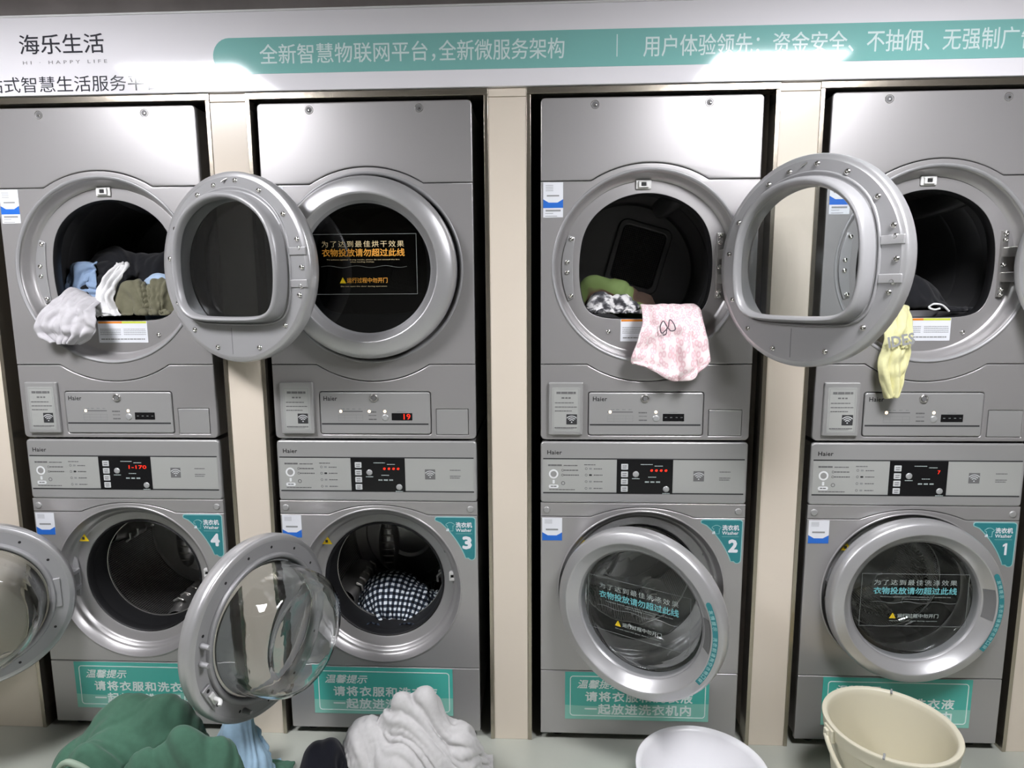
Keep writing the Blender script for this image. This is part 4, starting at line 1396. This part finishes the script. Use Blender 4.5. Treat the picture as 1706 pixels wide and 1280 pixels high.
B4 = [((-1.46, .28, 1.52), (.14, .10, .20)), ((-1.28, .29, 1.52), (.13, .10, .19)), ((-1.56, .22, 1.50), (.05, .05, .14)), ((-1.36, .20, 1.46), (.16, .04, .15))]
B4u = [(c, tuple(q + .02 for q in r)) for c, r in B4]
laundry('black_shirt', 'cloth_black', 'black clothes piled deep in the dryer above washer 4', 'clothes', 4,
        B4, (.66, .50), (-1.40, .27), 3, N=38, comp=.70, wr=(.026, .085))
laundry('blue_shirt', 'cloth_blue', 'grey-blue shirt atop the black clothes in the far-left dryer', 'shirt', 4,
        [((-1.545, .20, 1.64), (.035, .03, .050))], (.16, .14), (-1.54, .20), 7, N=24, under=B4u, comp=.7, amp=.02, wr=(.014, .05))
laundry('pale_blue_shirt', 'cloth_paleblue', 'pale blue cloth above the olive trousers in the dryer', 'shirt', 4,
        [((-1.235, .16, 1.56), (.07, .03, .065)), ((-1.17, .16, 1.55), (.05, .03, .055))], (.22, .12), (-1.22, .16), 9, N=24, under=B4u, comp=.75, amp=.015, wr=(.012, .05))
laundry('olive_trousers', 'cloth_olive', 'crumpled olive trousers at the front of the dryer drum', 'trousers', 4,
        [((-1.32, .120, 1.50), (.065, .030, .095)), ((-1.22, .125, 1.50), (.075, .030, .100))], (.42, .20), (-1.265, .118), 14, N=36, zf=1.488, comp=.64, amp=.03, freq=4, wr=(.028, .055))
P3 = [((-.47, .27, .36), (.12, .11, .105)), ((-.39, .23, .34), (.10, .08, .09))]
laundry('checked_shirt', 'cloth_plaid', 'black and white checked shirt lying in the drum of washer 3', 'shirt', 3,
        P3, (.48, .42), (-.45, .26), 17, zc=WZC, R=.235, lipz=.352, N=38, comp=.76, amp=.02, wr=(.012, .09))
laundry('camouflage_towel', 'cloth_camo', 'green and brown towel lying in the dryer above washer 2', 'towel', 2,
        [((.30, .18, 1.50), (.07, .045, .11)), ((.37, .18, 1.49), (.08, .05, .105)), ((.45, .17, 1.47), (.06, .045, .085))], (.36, .22), (.37, .18), 31, N=32, zf=1.45, comp=.86, amp=.010, bend=.4, wr=(.010, .10))
laundry('patterned_shirt', 'cloth_bw', 'black and white patterned shirt bunched in the dryer opening', 'shirt', 2,
        [((.315, .105, 1.48), (.045, .025, .075)), ((.385, .105, 1.48), (.05, .025, .060))], (.26, .15), (.35, .105), 33, N=32, zf=1.488, comp=.62, amp=.025, freq=4, wr=(.015, .045))
laundry('black_trousers', 'cloth_black', 'black garment with white cord in the dryer above washer 1', 'trousers', 1,
        [((1.345, .16, 1.50), (.11, .08, .105)), ((1.41, .12, 1.48), (.06, .05, .045))], (.42, .34), (1.36, .15), 36, N=34, zf=1.488, comp=.7)

# --- garments hanging out of the dryers: ruffled sheets following the lip and the front
def hanging(name, material, label, cat, left, right, ys, folds, seed, n=46, m=30, group='garments hanging from the dryers', thick=.004, hem=.0):
    """left / right: lists of (x, z) down each side; ys: depth at the same stations (front of cloth)"""
    rnd = random.Random(seed)
    L = smooth_path([(a, y, b) for (a, b), y in zip(left, ys)], 6)
    Rr = smooth_path([(a, y, b) for (a, b), y in zip(right, ys)], 6)
    n = len(L)
    ph = [(rnd.uniform(0, 6.28), rnd.uniform(.7, 1.4) * folds, rnd.uniform(.5, 1)) for _ in range(3)]
    G = np.zeros((n, m, 3))
    for i in range(n):
        t = i / (n - 1)
        for j in range(m):
            s = j / (m - 1)
            p = L[i].lerp(Rr[i], s)
            f = sum(a * math.sin(2 * PI * fr * (s + .12 * math.sin(3 * t + p0)) + p0) for p0, fr, a in ph) / 2
            amp = .006 + .022 * t
            wr = noise.noise(Vector((s * 6 + seed, t * 9, seed * .7))) * .016 + noise.noise(Vector((s * 14 + seed, t * 16, seed))) * .004
            bulge = .010 * math.sin(PI * s)
            y = p.y - abs(f) * amp - bulge - wr - .012
            lim = (-.007 if p.z < 1.335 or True else .04)
            G[i, j] = (p.x + .004 * noise.noise(Vector((t * 5, s * 4, seed + 3))), y, p.z - hem * t ** 3 * math.sin(PI * s ** 1.5) + .004 * noise.noise(Vector((s * 8, t * 4, seed + 9))))
    return cloth_obj(name, G, material, label, cat, group, thick=thick, offset=1)

pk = hanging('pyjama_shorts', 'cloth_pink', 'pale pink leopard-print pyjama garment hanging from the dryer', 'clothes',
        [(.455, 1.50), (.440, 1.516), (.437, 1.50), (.432, 1.46), (.418, 1.41), (.398, 1.353), (.405, 1.335)],
        [(.585, 1.505), (.610, 1.518), (.622, 1.505), (.630, 1.465), (.634, 1.42), (.645, 1.352), (.640, 1.335)],
        [.13, .075, .030, .002, -.012, -.018, -.022], 2.2, 4, hem=.058)
# drawstring bow
bw = [(.508, 1.452), (.496, 1.470), (.487, 1.452), (.492, 1.432), (.505, 1.442), (.512, 1.452), (.516, 1.474), (.529, 1.462), (.534, 1.443), (.520, 1.439), (.509, 1.450), (.506, 1.43), (.497, 1.425)]
bo = add('drawstring', tube(smooth_path([(a, -.051, b) for a, b in bw], 5), .0018, 6), 'cord_dark', None)
bo.parent = pk
bo.location = tuple(-Vector(pk.location))

ye = hanging('yellow_shorts', 'cloth_yellow', 'pale yellow garment with grey lettered waistband hanging from the dryer', 'clothes',
        [(1.235, 1.50), (1.205, 1.512), (1.198, 1.49), (1.196, 1.44), (1.190, 1.39), (1.176, 1.33), (1.188, 1.27), (1.205, 1.222)],
        [(1.300, 1.50), (1.300, 1.512), (1.290, 1.49), (1.280, 1.45), (1.272, 1.40), (1.270, 1.35), (1.256, 1.29), (1.236, 1.228)],
        [.13, .075, .030, .002, -.010, -.016, -.020, -.022], 1.7, 9)
wm = text_mesh('IDES', -.039, .039, -.0165, .0165, 0, bold=.03)
wm.transform(Matrix.Rotation(R_(-11), 4, 'Y'))
wb = add('lettering', wm, 'grey_print', ye, tuple(Vector((1.228, -.061, 1.408)) - Vector(ye.location)))

gs = hanging('grey_shirt', 'cloth_lightgrey', 'light grey shirt spilling over the lip of the far-left dryer', 'shirt',
        [(-1.51, 1.575), (-1.515, 1.585), (-1.520, 1.555), (-1.535, 1.52), (-1.555, 1.475), (-1.552, 1.435), (-1.515, 1.405)],
        [(-1.42, 1.53), (-1.405, 1.535), (-1.395, 1.515), (-1.375, 1.50), (-1.362, 1.47), (-1.372, 1.435), (-1.43, 1.40)],
        [.13, .085, .030, .0, -.015, -.018, -.012], 3.0, 15)
wh = hanging('white_shirt', 'cloth_white', 'white garment strip between the grey shirt and olive trousers', 'shirt',
        [(-1.385, 1.672), (-1.395, 1.655), (-1.415, 1.615), (-1.43, 1.56), (-1.432, 1.51), (-1.425, 1.488)],
        [(-1.352, 1.672), (-1.345, 1.655), (-1.355, 1.615), (-1.37, 1.56), (-1.355, 1.515), (-1.335, 1.49)],
        [.16, .15, .115, .095, .085, .08], 1.4, 19, group=None)
# white drawcord on the black garment
cd = add('drawcord', tube(smooth_path([(1.445, .075, 1.492), (1.42, .072, 1.512), (1.39, .07, 1.516), (1.375, .066, 1.505), (1.392, .064, 1.498), (1.410, .066, 1.502)], 6), .0035, 8), 'cord_white')
tag(cd, 'white cord lying on the black garment in dryer opening', 'cord')
# pale zip tape lying along the jacket's front folds
jv = np.zeros(len(jk.data.vertices) * 3)
jk.data.vertices.foreach_get('co', jv)
jv = jv.reshape(-1, 3)
zpts = []
for x, y in ((-1.265, -.585), (-1.24, -.60), (-1.20, -.612), (-1.16, -.616), (-1.12, -.616), (-1.075, -.612), (-1.04, -.605)):
    q = np.array([x - jk.location.x, y - jk.location.y])
    d = np.hypot(jv[:, 0] - q[0], jv[:, 1] - q[1])
    near = jv[d < .02] if (d < .02).any() else jv[[d.argmin()]]
    zpts.append((q[0], q[1] - .004, near[:, 2].max() + .008))
add('zip_tape', tube(smooth_path(zpts, 6), .009, 8), 'zip_pale', jk)
add('zip_pull', box(-.006, .006, -.004, .004, -.016, .012, .002), 'chrome', jk, (zpts[-1][0] + .01, zpts[-1][1] - .006, zpts[-1][2]))
